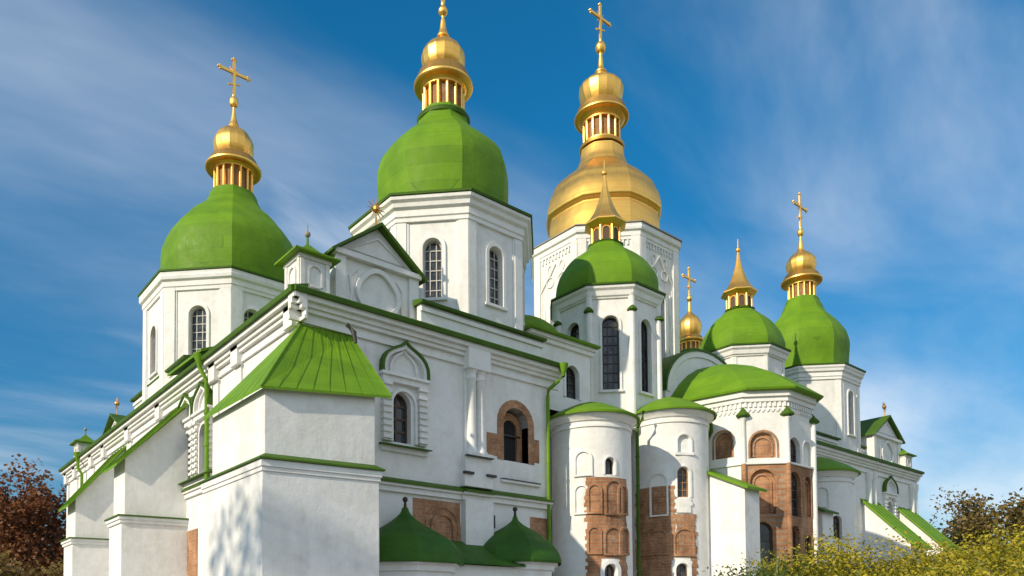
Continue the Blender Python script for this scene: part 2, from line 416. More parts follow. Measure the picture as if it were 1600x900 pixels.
def cross(parent, c, z0, h, arm, t=.08, mat_=GOLD, label=None):
    m = MB().use(mat_)
    x, y = c
    m.box(x-t, x+t, y-t*.7, y+t*.7, z0, z0+h)
    za = z0 + h*.64
    m.box(x-arm, x+arm, y-t*.72, y+t*.72, za-t, za+t)
    for px, pz in ((x-arm, za), (x+arm, za), (x, z0+h)):
        for ax, az in ((0,0),(.11,0),(-.11,0),(0,.11),(0,-.11)): m.ball((px+ax, y, pz+az), .075, 8, 6)
    # rays in the crossing
    for q in range(4):
        a = pi/4 + q*pi/2; e = arm*.5
        m.tube([(x, y, za), (x+e*cos(a), y, za+e*sin(a))], [t*.5, t*.2], 5)
    m.tube([(x-arm*.42, y, z0+h*.26), (x+arm*.42, y, z0+h*.36)], t*.7, 6)
    m.tube([(x, y, z0-.1), (x, y, z0+.02)], t*1.2, 8)
    return obj('cross', m, parent, 40, label=label)

def smooth(prof, k=4):     # Catmull-Rom pass so a silhouette is a curve
    P = [prof[0]] + prof + [prof[-1]]; out = []
    for i in range(1, len(P)-2):
        for s in range(k):
            t = s/k; q = []
            for d in (0, 1):
                p0, p1, p2, p3 = P[i-1][d], P[i][d], P[i+1][d], P[i+2][d]
                q.append(.5*((2*p1)+(-p0+p2)*t+(2*p0-5*p1+4*p2-p3)*t*t+(-p0+3*p1-3*p2+p3)*t**3))
            out.append((max(.01, q[0]), q[1]))
    return out + [prof[-1]]
def lantern_set(par, c, zneck, rneck, zdr0, zdr1, rdr, zcol, rcol, zc2, rball_base, ball, ncol=14, colmat=GREEN, arms=1.1, spire=None, crossz=None, shut=None, cscale=1.):
    # gilded lantern: neck ring, colonnade, flaring collar; then onion and cross
    m = MB().use(GREENP if colmat is GREEN else OLDGOLD)
    m.lathe([(rneck*.96, zneck-.25),(rneck*1.06, zneck-.18),(rneck*1.09, zneck),(rneck*.9, zneck+.07)], 32, c)
    m.use(OLDGOLD); m.lathe([(rdr*.86, zneck), (rdr*.86, zcol+.1)], 24, c)
    m.use(BOARD)
    for i in range(ncol):
        a = 2*pi*(i+.5)/ncol; R_ = rdr*.86
        mf = cylm(c, R_+.004); wd = 2*pi*R_/ncol*.58
        m.fill(mf, a*(R_+.004), wd, zdr0+.12, zdr1-.10, .006)
    m.use(GOLD)
    m.lathe([(rdr*.98, zneck+.05), (rdr*1.04, zneck+.1),(rdr*1.04, zdr0+.04),(rdr*.92, zdr0+.06)], 32, c)
    for i in range(ncol):
        a = 2*pi*i/ncol; p = (c[0]+rdr*.95*sin(a), c[1]-rdr*.95*cos(a))
        rr = 2*pi*rdr/ncol*.17
        m.tube([(p[0],p[1],zdr0), (p[0],p[1],zdr0+.08), (p[0],p[1],zdr1-.1), (p[0],p[1],zdr1)], [rr*1.2, rr, rr*.9, rr*1.35], 8)
    m.lathe([(rdr*.86, zdr1-.08),(rdr*1.03, zdr1-.06),(rdr*1.04, zdr1+.03),(rdr*1.12, zdr1+.10),(rcol*.86, zcol-.10),(rcol*.97, zcol-.06),(rcol, zcol),(rcol, zcol+.09),(rcol*.96, zcol+.14)], 40, c)
    m.use(OLDGOLD)
    m.lathe([(rcol*.96, zcol+.14), (rball_base*1.15, zc2-.04), (rball_base*1.05, zc2)], 40, c)
    lan = obj('lantern', m, par, 35)
    b = MB().use(GOLD); b.lathe(smooth(ball), 16, c, pi/16)
    obj('onion_cupola', b, par, 14)
    return lan

def octdir(k): a = radians(45*k); return Vector((-sin(a), -cos(a), 0)), Vector((cos(a), -sin(a), 0))
def oct_tower(name, c, R, z0, z1, wins, lis=.5, lisd=.09, cornice=None, eave=None, label=None, columns=False, sides=range(8), frame=FRAME, nv=3, nh=6, glass=GLASS, sw=.17):
    """eight sided drum; wins = {side:(width,z bottom,z top)} ; side 0 looks east, 1 south-east, 2 south"""
    ap = R*cos(pi/8); hw = R*sin(pi/8)
    m = MB().use(WHITE)
    mfs = []
    for k in range(8):
        n, t = octdir(k); mf = flat((c[0]+n.x*ap, c[1]+n.y*ap, 0), t, n); mfs.append(mf)
        xo = wins[k][4] if k in wins and len(wins[k]) > 4 else 0; hs = [(xo, *wins[k][:3], .28)] if k in wins else []
        m.surf(mf, -hw, hw, z0, z1, hs)
    m.prism([(c[0]+(R+.001)*sin(pi/8+pi/4*i), c[1]-(R+.001)*cos(pi/8+pi/4*i)) for i in range(8)], z1-.002, z1+.1)
    drum = obj(name, m, cath, label=label)
    tr = MB().use(TRIM)
    for k in range(8):
        mf = mfs[k]
        if columns:
            p = Vector(mf(hw, 0, 0)); tr.tube([(p.x,p.y,z0),(p.x,p.y,z1-.5),(p.x,p.y,z1-.35)], [.2,.18,.25], 12)
        else:
            tr.mbox(mf, -hw-.02, -hw+lis, z0, z1-.002, -.05, lisd); tr.mbox(mf, hw-lis, hw+.02, z0, z1-.002, -.05, lisd-.002)
        if k in wins: 
            wd, za, zb = wins[k][:3]; xo = wins[k][4] if len(wins[k]) > 4 else 0
            tr.band(mf, archpath(xo, wd+.006, za, zb+.003), sw, -.02, .08)
            tr.mbox(mf, xo-wd/2-sw-.06, xo+wd/2+sw+.06, za-.13, za-.003, -.02, .13)
            if lis and not columns: tr.band(mf, [(-hw+lis,z0),(-hw+lis,z1-.45),(hw-lis,z1-.45),(hw-lis,z0)], -.10, -.02, .04)
    if cornice:
        tr.lathe(cornice, 8, c, pi/8)
    obj('drum_trim', tr, drum)
    if eave:
        e = MB().use(GREENP); e.lathe(eave, 8, c, pi/8); obj('drum_eave', e, drum)
    for k in wins:
        wd, za, zb = wins[k][:3]; xo = wins[k][4] if len(wins[k]) > 4 else 0; sp_ = wins[k][3] if len(wins[k]) > 3 else None
        window(drum, mfs[k], xo, wd, za, zb, .28, nv, nh, sp_[1] if sp_ else frame, glass=sp_[0] if sp_ else glass)
    return drum
def dome(parent, prof, c, material, name='dome', n=8, sm=16, label=None):
    out = smooth(prof, 5)
    m = MB().use(material); k = n*4; vs = []
    for r, z in out:
        for i in range(k):
            a = 2*pi*i/k + pi/n; f = cos(pi/n)/cos(((a - pi/n) % (2*pi/n)) - pi/n)      # flat facet
            rr = r*(f*.55 + .45); vs.append((c[0] + rr*sin(a), c[1] - rr*cos(a), z))
    m.add(vs, [(j*k+i, j*k+(i+1) % k, (j+1)*k+(i+1) % k, (j+1)*k+i) for j in range(len(out)-1) for i in range(k)])
    return obj(name, m, parent, sm, label=label)
def corn(R, z, p=.55):   # stepped cornice up to eave height z, projecting p
    return [(R-.03, z-1.0), (R+.10, z-1.0), (R+.10, z-.82), (R+.16, z-.78), (R+.16, z-.5), (R+.3, z-.42), (R+.34, z-.25), (R+p-.08, z-.16), (R+p-.06, z-.02), (R*.6, z)]
def eav(R, z, p=.55): return [(R+p-.10, z+.004), (R+p, z+.004), (R+p+.02, z+.10), (R*.7, z+.30)]

def scale(prof, k): return [(r*k, z) for r, z in prof]
# --- tower over the south-east corner gallery
c = (9.58, 3.98)
t1 = oct_tower('domed_tower', c, 4.08, 12.4, 20.40, {k: (.84, 16.05, 18.7) for k in range(8)}, .42, .08, corn(4.10, 20.45), eav(4.10, 20.45),
               label='nearest white octagonal tower with pear shaped green dome')
dome(t1, [(3.05,20.67),(3.16,21.36),(3.23,22.06),(3.27,22.70),(3.27,23.27),(3.18,23.75),(3.03,24.17),(2.77,24.55),(2.47,24.87),(2.15,25.16),(1.87,25.41),(1.59,25.67),(1.38,25.89),(1.29,26.09),(1.26,26.28),(1.22,26.47),(1.19,26.66)], c, GREEN)
lantern_set(t1, c, 26.44, 1.2, 26.58, 27.91, 1.02, 28.11, 1.45, 28.78, 1.05,
            [(0.89,28.91),(1.01,29.14),(1.06,29.36),(1.08,29.59),(1.06,29.75),(0.97,29.91),(0.87,30.07),(0.69,30.23),(0.47,30.4),(0.31,30.53),(0.22,30.65),(0.3,30.73),(0.18,31.06),(0.12,31.52),(0.08,31.62),(0.08,31.75),(0.2,31.9),(0.23,32.03),(0.18,32.17),(0.07,32.29),(0.06,32.45)])
cross(t1, c, 32.4, 2.3, .92)
# --- tower over the south-west
c = (5.36, 20.03)
t3 = oct_tower('domed_tower', c, 5.05, 12.5, 21.5, {0:(1.02,16.85,19.65,None,-.72), 1:(1.02,16.85,19.65), 2:(1.02,16.4,19.2,(BOARD,BROWNF)), 3:(1.02,16.85,19.65), 7:(1.02,16.85,19.65)}, .62, .10,
               corn(5.05, 21.55, .4), eav(5.05, 21.55, .4), label='white octagonal tower with green dome above the south wall')
dome(t3, [(4.03,21.54),(4.13,22.43),(4.20,23.23),(4.20,23.96),(4.15,24.60),(3.95,25.16),(3.60,25.69),(3.23,26.13),(2.90,26.54),(2.50,26.90),(2.15,27.22),(1.87,27.55),(1.71,27.83),(1.57,28.07),(1.47,28.28),(1.43,28.48)], c, GREEN)
lantern_set(t3, c, 28.3, 1.28, 28.5, 29.95, 1.17, 30.1, 1.69, 30.75, 1.2,
            [(1.01,30.83),(1.16,31.16),(1.22,31.48),(1.22,31.77),(1.14,32.01),(1.02,32.26),(0.86,32.46),(0.56,32.67),(0.33,32.83),(0.33,32.93),(0.2,33.3),(0.1,33.85),(0.08,34.15),(0.22,34.28),(0.27,34.5),(0.22,34.72),(0.08,34.85),(0.06,35)])
cross(t3, c, 34.95, 2.25, .9)
# --- tower over the north-east corner gallery
c = (45.53, 4.59)
t2 = oct_tower('domed_tower', c, 3.85, 13.2, 20.8, {0: (.85, 15.9, 19.2), 7: (.85, 15.9, 19.2)}, .38, .025, corn(3.85, 20.85, .5), eav(3.85, 20.85, .5),
               label='white octagonal tower with tall green dome at the far north end')
dome(t2, [(3.18,20.66),(3.20,21.43),(3.23,22.19),(3.29,22.86),(3.30,23.42),(3.20,23.93),(3.05,24.39),(2.80,24.80),(2.53,25.21),(2.18,25.62),(1.85,25.98),(1.60,26.34),(1.47,26.70),(1.31,27.01),(1.22,27.32)], c, GREEN)
lantern_set(t2, c, 26.85, 1.11, 27.05, 28.5, 1.02, 28.75, 1.54, 29.35, 1.08,
            [(0.89,29.37),(1.04,29.68),(1.11,29.99),(1.13,30.25),(1.06,30.51),(0.9,30.76),(0.71,30.97),(0.43,31.18),(0.25,31.4),(0.16,32),(0.09,32.45),(0.2,32.6),(0.25,32.8),(0.2,33),(0.08,33.1),(0.07,33.3)])
cross(t2, c, 33.2, 2.7, 1.0)
# --- great central drum with the gilded dome
c = (29.43, 11.05)
gd = oct_tower('main_drum', c, 5.25, 14, 28.0, {k: (1.15, 19.5, 24.2) for k in range(8)}, .55, .14, corn(5.25, 28.2, .38), None,
               label='great white drum with stucco ornament carrying the gilded central dome', sw=.3)
e = MB().use(PALE); e.lathe([(5.55,28.205),(5.66,28.21),(5.66,28.27),(4.0,28.5)], 8, c, pi/8); obj('drum_eave', e, gd)
orn = MB().use(TRIM)
for k in range(8):
    n, t = octdir(k); ap = 5.25*cos(pi/8); mf = flat((c[0]+n.x*ap, c[1]+n.y*ap, 0), t, n)
    for s in (-1, 1):
        for j in range(4):
            pts = [(s*.55 + .38*cos(2*pi*q/14)*(1-.16*j) , 25.4+.38*sin(2*pi*q/14)) for q in range(14)]
            if j % 2 == 0: orn.band(mf, [(x, z + .42*j) for x, z in pts], .07, -.02, .07, True)
        orn.band(mf, [(s*1.15+.13*sin(q*.9)*s, 19+.35*q) for q in range(16)], .09, -.02, .06)
    orn.band(mf, [(-1.45,24.9),(-.9,25.5),(-.45,25.9),(0,26.5),(.45,25.9),(.9,25.5),(1.45,24.9)], .11, -.02, .10)
    for q in range(9): orn.mbox(mf, -1.3+q*.31, -1.18+q*.31, 26.85, 27.2, -.02, .09)
obj('stucco_ornament', orn, gd)
dome(gd, [(4.00,28.37),(4.09,29.12),(4.09,29.88),(4.02,30.40),(3.98,30.73),(4.24,30.97),(4.24,31.30),(4.19,31.68),(4.07,32.11),(3.86,32.58),(3.66,33.06),(3.27,33.53),(2.80,33.96),(2.33,34.34),(1.96,34.72),(1.81,35.06),(1.68,35.39),(1.62,35.77),(1.60,36.15)], c, GOLD, label='large gilded pear shaped dome')
lantern_set(gd, c, 36.5, 1.5, 36.7, 38.25, 1.35, 38.65, 1.97, 39.4, 1.5,
            [(1.28,39.59),(1.46,39.98),(1.57,40.36),(1.62,40.75),(1.56,41.03),(1.27,41.32),(0.86,41.61),(0.54,41.85),(0.38,42.04),(0.45,42.2),(0.24,42.5),(0.16,43.2),(0.13,43.6),(0.28,43.75),(0.38,44),(0.38,44.15),(0.28,44.4),(0.12,44.5),(0.1,44.7)], colmat=GOLD)
cross(gd, c, 44.6, 2.7, 1.05, .09)

# --- small domes over the side apses
def side_dome(c, R, zb, zeave, wins, dprof, zl, s, label, trims=True):
    d = oct_tower('side_drum', c, R, zb, zeave-.05, wins, .2, .05, [(R-.03, zeave-.62),(R+.08,zeave-.62),(R+.1,zeave-.55),(R+.18,zeave-.5),(R+.24,zeave-.25),(R+.36,zeave-.15),(R+.38,zeave-.02),(R*.6,zeave)],
                  [(R+.34,zeave),(R+.46,zeave),(R+.48,zeave+.09),(R*.7,zeave+.22)], label=label, columns=trims, frame=IRON, nv=3, nh=8, sw=.12)
    dome(d, dprof, c, GREEN)
    # eight sided gilded lantern with a spire
    m = MB().use(GREENP); m.lathe([(1.02*s,zl-.12),(1.08*s,zl),(.8*s,zl+.05)], 8, c, pi/8)
    m.use(OLDGOLD); m.lathe([(.80*s, zl-.05),(.80*s, zl+1.0*s)], 8, c, pi/8)
    for k in range(8):
        n, t = octdir(k); ap = .80*s*cos(pi/8); mf = flat((c[0]+n.x*ap, c[1]+n.y*ap, 0), t, n)
        m.use(BROWNF); m.fill(mf, 0, .38*s, zl+.12, zl+.86*s, .006)
        m.use(GOLD); m.band(mf, archpath(0, .38*s, zl+.12, zl+.86*s), .05, -.01, .05)
        a = pi/8 + k*pi/4; p = (c[0]+.84*s*sin(a), c[1]-.84*s*cos(a)); m.tube([(p[0],p[1],zl),(p[0],p[1],zl+.95*s)], .06, 8)
    m.use(GOLD); m.lathe([(.82*s,zl+.92*s),(.9*s,zl+.98*s),(1.15*s,zl+1.12*s),(1.25*s,zl+1.18*s),(1.25*s,zl+1.25*s)], 8, c, pi/8)
    m.lathe([(1.25*s,zl+1.25*s),(.98*s,zl+1.5*s),(.72*s,zl+1.9*s),(.5*s,zl+2.4*s),(.3*s,zl+3.0*s),(.16*s,zl+3.6*s),(.1*s,zl+4.1*s),(.07*s,zl+4.3*s)], 8, c, pi/8)
    m.ball((c[0],c[1],zl+4.4*s), .17*s, 12, 8)
    m.tube([(c[0],c[1],zl+4.3*s),(c[0],c[1],zl+5.2*s)], [.05,.03], 6)
    obj('lantern', m, d, 20)
    return d
W = (.88, 14.1, 18.05)
s1 = side_dome((20.15, 2.88), 2.88, 12, 19.58, {k: W for k in range(8)},
          [(2.95,19.59),(2.95,20.07),(2.92,20.54),(2.78,20.98),(2.53,21.38),(2.27,21.75),(1.97,22.08),(1.59,22.37),(1.23,22.63),(1.03,22.85),(0.95,23.03)], 23.05, .97,
          'white drum with tall dark windows and low green dome beside the gilded dome')
for k in range(8):
    cp = MB().use(GREENP); a = pi/8 + k*pi/4; p = (20.15+2.95*sin(a), 2.88-2.95*cos(a)); cp.lathe([(.14,18.2),(.28,18.27),(.25,18.37),(.04,18.6)], 8, p)
    obj('column_cap', cp, s1)
s2 = side_dome((33.82, 2.96), 2.72, 12, 19.6, {7: (.7, 15.6, 18.9)},
          [(2.81,19.62),(2.85,20.14),(2.74,20.58),(2.57,21.02),(2.34,21.41),(2.11,21.76),(1.80,22.11),(1.44,22.42),(1.11,22.73)], 22.95, .95,
          'white drum with low green dome to the right of the gilded dome', False)
# --- small onion far behind
c = (45.22, 14.72)
bt = oct_tower('side_drum', c, 2.6, 13, 23.1, {}, .2, .05, None, [(2.8,23.05),(2.95,23.05),(2.95,23.15),(2,23.3)], label='distant drum with small gilded onion seen between the domes')
dome(bt, [(2.75,23.2),(2.72,23.7),(2.5,24.3),(2.1,24.8),(1.6,25.3),(1.15,25.75),(1.02,26.05)], c, GREEN)
lantern_set(bt, c, 26.0, 1.0, 26.05, 26.75, .95, 26.9, 1.24, 27.35, .9,
            [(0.77,27.3),(0.97,27.8),(1.03,28.3),(0.95,28.7),(0.72,29.1),(0.4,29.4),(0.2,29.7),(0.12,30.4),(0.1,30.6),(0.22,30.75),(0.26,30.93),(0.2,31.1),(0.08,31.2),(0.07,31.3)])
cross(bt, c, 31.2, 2.4, .9)

# --- gallery body: east part (south of the apses), south side, and the far north-east part
ewin = (4.31, 1.04, 9.08, 11.13, .35); ebrick = (10.54, 1.5, 9.12, 11.55, .55)
w_ = MB().use(WHITE)
E0 = EASTM(0)
w_.surf(E0, 0, 12.62, 0, 8.0, [])
w_.surf(E0, 0, 12.62, 8.0, 13.9, [ewin, ebrick])
S0 = SOUTHM(0)
swins = [(-9.75, 1.0, 8.95, 11.2, .35), (-11.95, 1.0, 8.95, 11.2, .35), (-17.5, 1.0, 8.95, 11.2, .35), (-20.3, 1.0, 8.95, 11.2, .35), (-29.5, 1.0, 8.95, 11.2, .35), (-32.6, 1.0, 8.95, 11.2, .35)]
w_.surf(S0, -39.2, 0, 0, 13.9, swins)
w_.add([(12.62,0,0),(12.62,6,0),(12.62,6,13.9),(12.62,0,13.9)], [(0,1,2,3)])
w_.add([(0,39.2,0),(27,39.2,0),(27,39.2,13.9),(0,39.2,13.9)], [(3,2,1,0)])
gal = obj('gallery_wall', w_, cath, label='white two storey gallery wall at the near corner')
window(gal, E0, *ewin, 2, 4, BROWNF, th=.08)
for s in swins: window(gal, S0, *s, 2, 4, BROWNF)
# brick niche window with its round arch
b = MB().use(BRICK)
b.band(E0, archpath(10.54, 1.5, 9.12, 11.55), .36, -.54, .03)
b.mbox(E0, 8.82, 9.428, 9.24, 10.22, -.1, .018); b.mbox(E0, 11.652, 11.98, 9.24, 10.3, -.1, .018)
b.band(E0, archpath(10.54, .86, 9.13, 11.1), .315, -.7, -.40)
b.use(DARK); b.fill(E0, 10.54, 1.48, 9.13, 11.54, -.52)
b.use(IRON); b.mbox(E0, 10.15, 10.21, 9.14, 10.4, -.46, -.42); b.mbox(E0, 9.9, 11.2, 10.35, 10.42, -.46, -.4)
obj('brick_window', b, gal, label='open round arch ringed with bare brick')
# lower blind arch of brick, vents
b = MB().use(BRICK); b.mbox(E0, 4.91, 7.3, 5.0, 6.95, -.05, .02)
b.band(E0, archpath(6.4, .95, 4.9, 6.35), .16, .0, .075); b.band(E0, archpath(6.4, 1.5, 4.9, 6.65), .16, .0, .055)
obj('brick_facing', b, gal, label='brick patch with blind arch behind the porch roofs')
b = MB().use(BRICK); b.mbox(E0, 11.37, 12.55, 5.3, 6.72, -.05, .02); obj('brick_facing', b, gal)
b = MB().use(BRICK); b.mbox(S0, -12.3, -10.6, 4.0, 6.45, -.05, .02); obj('brick_facing', b, gal, label='ochre brick strip low on the south wall')
b = MB().use(IRON); b.mbox(E0, 8.98, 9.27, 6.05, 6.6, -.05, .02); obj('vent', b, gal)

def ogee(mf, xc, hw, z0, zt, parent, label=None):
    pts = []
    H = zt - z0
    half = [(1,0),(1.0,.2),(.97,.36),(.88,.52),(.74,.65),(.55,.76),(.36,.84),(.2,.90),(.08,.96),(0,1.03)]
    pts = [(xc-hw*a, z0+H*b) for a, b in half] + [(xc+hw*a, z0+H*b) for a, b in half[-2::-1]]
    m = MB().use(GREENP); m.band(mf, pts, .09, -.02, .30)
    m.use(TRIM); m.band(mf, [(x, z-.002) for x, z in pts], -.14, -.02, .22)
    m.band(mf, [(xc-hw*.55*a, z0+H*.75*b+.02) for a, b in half] + [(xc+hw*.55*a, z0+H*.75*b+.02) for a, b in half[-2::-1]], .1, -.02, .10)
    return obj('ogee_hood', m, parent, label=label)
def baroque_window_trim(mf, xc, wd, z0, zt, hz, parent, hood=True):
    m = MB().use(TRIM); r = wd/2
    m.band(mf, archpath(xc, wd+.006, z0, zt+.003), .13, -.02, .10)
    for s in (-1, 1):
        a = xc + s*(r+.34)
        m.mbox(mf, a-.17, a+.17, z0-.02, zt+.12, -.02, .16)
        n = 8
        for i in range(n): z = z0+.05+(zt-z0)*i/n; m.mbox(mf, a-.20, a+.20, z, z+.14, -.02, .24)
        m.mbox(mf, a-.22, a+.22, zt+.12, zt+.27, -.02, .26)
    m.mbox(mf, xc-r-.56, xc+r+.56, zt+.27, zt+.50, -.02, .2); m.mbox(mf, xc-r-.63, xc+r+.63, zt+.50, zt+.62, -.02, .3)
    m.mbox(mf, xc-r-.58, xc+r+.58, z0-.42, z0-.20, -.02, .16)
    obj('window_surround', m, parent)
    s = MB().use(GREENP); s.extr([mf(xc-r-.62, z0-.10, -.02), mf(xc-r-.62, z0-.20, .42), mf(xc-r-.62, z0-.24, .42), mf(xc-r-.62, z0-.20, -.02)], Vector(mf(wd+1.24,0,0))-Vector(mf(0,0,0)))
    obj('window_sill', s, parent)
    if hood: ogee(mf, xc, r+.52, zt+.62, hz, parent)
baroque_window_trim(E0, 4.46, 1.04, 9.08, 11.13, 13.0, gal)
for x in (-9.75, -11.95, -17.5, -20.3, -29.5, -32.6): baroque_window_trim(S0, x, 1.0, 8.95, 11.2, 13.0, gal, x > -13)

def cornice_run(mf, x0, x1, parent, zt=13.85, name='cornice'):
    m = MB().use(TRIM)
    for a, bb, d in ((-1.0,-.86,.10),(-.86,-.62,.05),(-.62,-.46,.20),(-.46,-.28,.30),(-.28,-.08,.46)):
        m.mbox(mf, x0, x1, zt+a, zt+bb-.002, -.02, d)
    obj(name, m, parent)
    e = MB().use(GREENP)
    p = [mf(x0,zt-.08,.40), mf(x0,zt-.10,.60), mf(x0,zt+.05,.63), mf(x0,zt+.12,.55), mf(x0,zt+.30,-.05), mf(x0,zt-.05,-.05)]
    e.extr(p, Vector(mf(x1,0,0))-Vector(mf(x0,0,0)))
    obj('roof_edge', e, parent)
cornice_run(E0, -.5, 13.2, gal)
cornice_run(S0, -39.6, .48, gal)
# cornice corner brackets and pilaster heads on the south face
for x in (-.5, -5.6, -8.2, -16.1, -22.0, -27.6, -31, -36, -38.9):
    m = MB().use(TRIM); m.mbox(S0, x-.36, x+.36, 12.75, 13.56, -.02, .30); m.mbox(S0, x-.3, x+.3, 8.6, 12.75, -.02, .10)
    obj('pilaster', m, gal)
# string courses
def string(mf, x0, x1, z, parent, d=.32):
    m = MB().use(TRIM); m.mbox(mf, x0, x1, z-.42, z-.2, -.02, d*.45); m.mbox(mf, x0, x1, z-.2, z-.05, -.02, d*.8)
    obj('string_course', m, parent)
    g2 = MB().use(GREENP); g2.extr([mf(x0,z+.16,-.02), mf(x0,z-.02,d), mf(x0,z-.10,d), mf(x0,z-.05,-.02)], Vector(mf(x1,0,0))-Vector(mf(x0,0,0)))
    obj('drip_ledge', g2, parent)
string(E0, 1.8, 7.3, 7.50, gal); string(E0, 7.3, 8.9, 7.50, gal, .5); string(E0, 8.9, 12.6, 7.56, gal)
m = MB().use(TRIM); m.mbox(E0, 9.6, 11.95, 8.12, 8.24, -.02, .13); m.use(IRON); m.mbox(E0, 9.6, 11.95, 8.24, 8.28, -.02, .17); obj('string_course', m, gal)
string(S0, -39.2, -2.7, 8.45, gal, .26)
# double half columns with pedestal
m = MB().use(TRIM)
for x in (7.86, 8.36):
    p = (x, -.13); m.lathe([(.30,9.1),(.30,9.2),(.24,9.28),(.22,9.4),(.20,12.2),(.27,12.3),(.22,12.36),(.22,12.55),(.3,12.68)], 16, p, 0, 0, 2*pi)
m.mbox(E0, 7.45, 8.78, 8.95, 9.12, -.02, .42); m.mbox(E0, 7.5, 8.72, 12.68, 13.6, -.02, .44)
m.mbox(E0, 7.52, 8.70, 9.12, 12.68, -.02, .1)
m.mbox(E0, 7.40, 8.84, 8.2, 8.95, -.02, .30); m.mbox(E0, 7.3, 8.9, 7.65, 8.2, -.02, .36)
m.mbox(E0, 7.36, 8.9, 0, 7.1, -.02, .34)
obj('half_columns', m, gal, 40)
l = MB().use(IRON); l.mbox(E0, 7.25, 7.75, 8.16, 8.26, .3, .46); l.mbox(E0, 8.5, 9.0, 8.16, 8.26, .3, .46); l.mbox(E0, 7.35, 8.86, 8.93, 8.97, .3, .47); obj('drip_ledge', l, gal)

# attic walls behind the cornice
def attic(mf, x0, x1, z0, zt, name='attic_wall', th=.6):
    m = MB().use(WHITE); m.mbox(mf, x0, x1, z0, zt, -th, 0); m.use(TRIM); m.mbox(mf, x0-.02, x1+.02, zt-.3, zt-.12, -.05, .08)
    a = obj(name, m, cath)
    g2 = MB().use(GREENP); g2.extr([mf(x0-.1,zt,.22), mf(x0-.1,zt+.1,.25), mf(x0-.1,zt+.28,-th-.1), mf(x0-.1,zt,-th-.1)], Vector(mf(x1+.2,0,0))-Vector(mf(x0,0,0)))
    obj('coping', g2, a)
    return a
attic(EASTM(.06), 5.4, 12.3, 13.6, 15.0, th=.3)
attic(SOUTHM(.9), -24.8, -14.9, 13.6, 15.95)
# roof terraces that close the building from above
m = MB().use(GREEN)
m.box(.3, 12.5, 1.5, 39, 13.7, 14.15); m.box(12.5, 41.5, 4.5, 39, 13.0, 15.2); m.box(36.7, 53.8, 1.3, 39, 13.6, 14.15)
obj('roof', m, cath)
w2 = MB().use(WHITE); w2.box(12.6, 41.4, 5.0, 38.9, 0, 14.9); obj('nave_wall', w2, cath)

# gables with roundel
def gable(mf, x0, x1, zb, ze, za, depth, parent=cath, roundel=True, label=None):
    m = MB().use(WHITE); xm = (x0+x1)/2
    m.extr([mf(x0,zb,0), mf(x1,zb,0), mf(x1,ze,0), mf(xm,za,0), mf(x0,ze,0)], Vector(mf(0,0,-depth))-Vector(mf(0,0,0)))
    m.use(TRIM)
    for a in (x0, x1): m.mbox(mf, a-.05 if a==x0 else a-.42, a+.42 if a==x0 else a+.05, zb, ze-.18, -.05, .10)
    m.mbox(mf, x0-.12, x1+.12, ze-.18, ze+.02, -.05, .22)
    # triangular panel
    m.band(mf, [(x0+.55,ze+.2),(x1-.55,ze+.2),(xm,za-.34)], .1, -.02, .06, True)
    if roundel:
        zc = zb+(ze-zb)*.46; R_ = min(.82, (ze-zb)*.4)
        m.band(mf, [(xm+R_*cos(2*pi*i/28)*(1+.05*cos(4*2*pi*i/28)), zc+R_*sin(2*pi*i/28)*(1+.05*cos(4*2*pi*i/28))) for i in range(28)], -.2, -.02, .13, True)
        for sx in (-1, 1):
            m.band(mf, [(xm+sx*(R_+.42), zc-.7),(xm+sx*(R_+.34), zc-.2),(xm+sx*(R_+.42), zc+.45),(xm+sx*(R_+.1), ze-.5)], .09, -.02, .07)
    gb = obj('gable', m, cath, label=label)
    r = MB().use(GREENP); oh = .32; sl = (za-ze)/(xm-x0)
    for s in (-1, 1):
        xe = xm + s*(xm-x0+oh); zee = za - sl*(xm-x0+oh)
        p = [mf(xm, za+.02, .35), mf(xe, zee+.02, .35), mf(xe, zee+.12, .35), mf(xm, za+.16, .35)]
        r.extr(p, Vector(mf(0,0,-depth-.6))-Vector(mf(0,0,0)))
    obj('gable_roof', r, gb)
    f = MB().use(OLDGOLD); p = Vector(mf(xm, za+.1, -.1))
    f.tube([p, p+Vector((0,0,.45))], [.05,.035], 6)
    q = p + Vector((0,0,.78))
    f.ball(q, .16, 10, 8)
    for i in range(12):
        a = 2*pi*i/12; f.tube([q, q+Vector(((Vector(mf(1,0,0))-Vector(mf(0,0,0)))*cos(a)*.42))+Vector((0,0,sin(a)*.42))], [.035,.012], 5)
    obj('finial', f, gb)
    return gb
gable(EASTM(.6), 1.75, 5.55, 13.9, 16.35, 17.75, 2.6, label='grey white gable with plaster roundel on the near cornice')
gable(EASTM(.6), 48.2, 52.9, 13.9, 16.4, 17.95, 2.6, label='white gable with round niche at the far end')
gable(SOUTHM(.6), -29.9, -26.2, 13.9, 14.75, 15.7, 2.0, roundel=False)

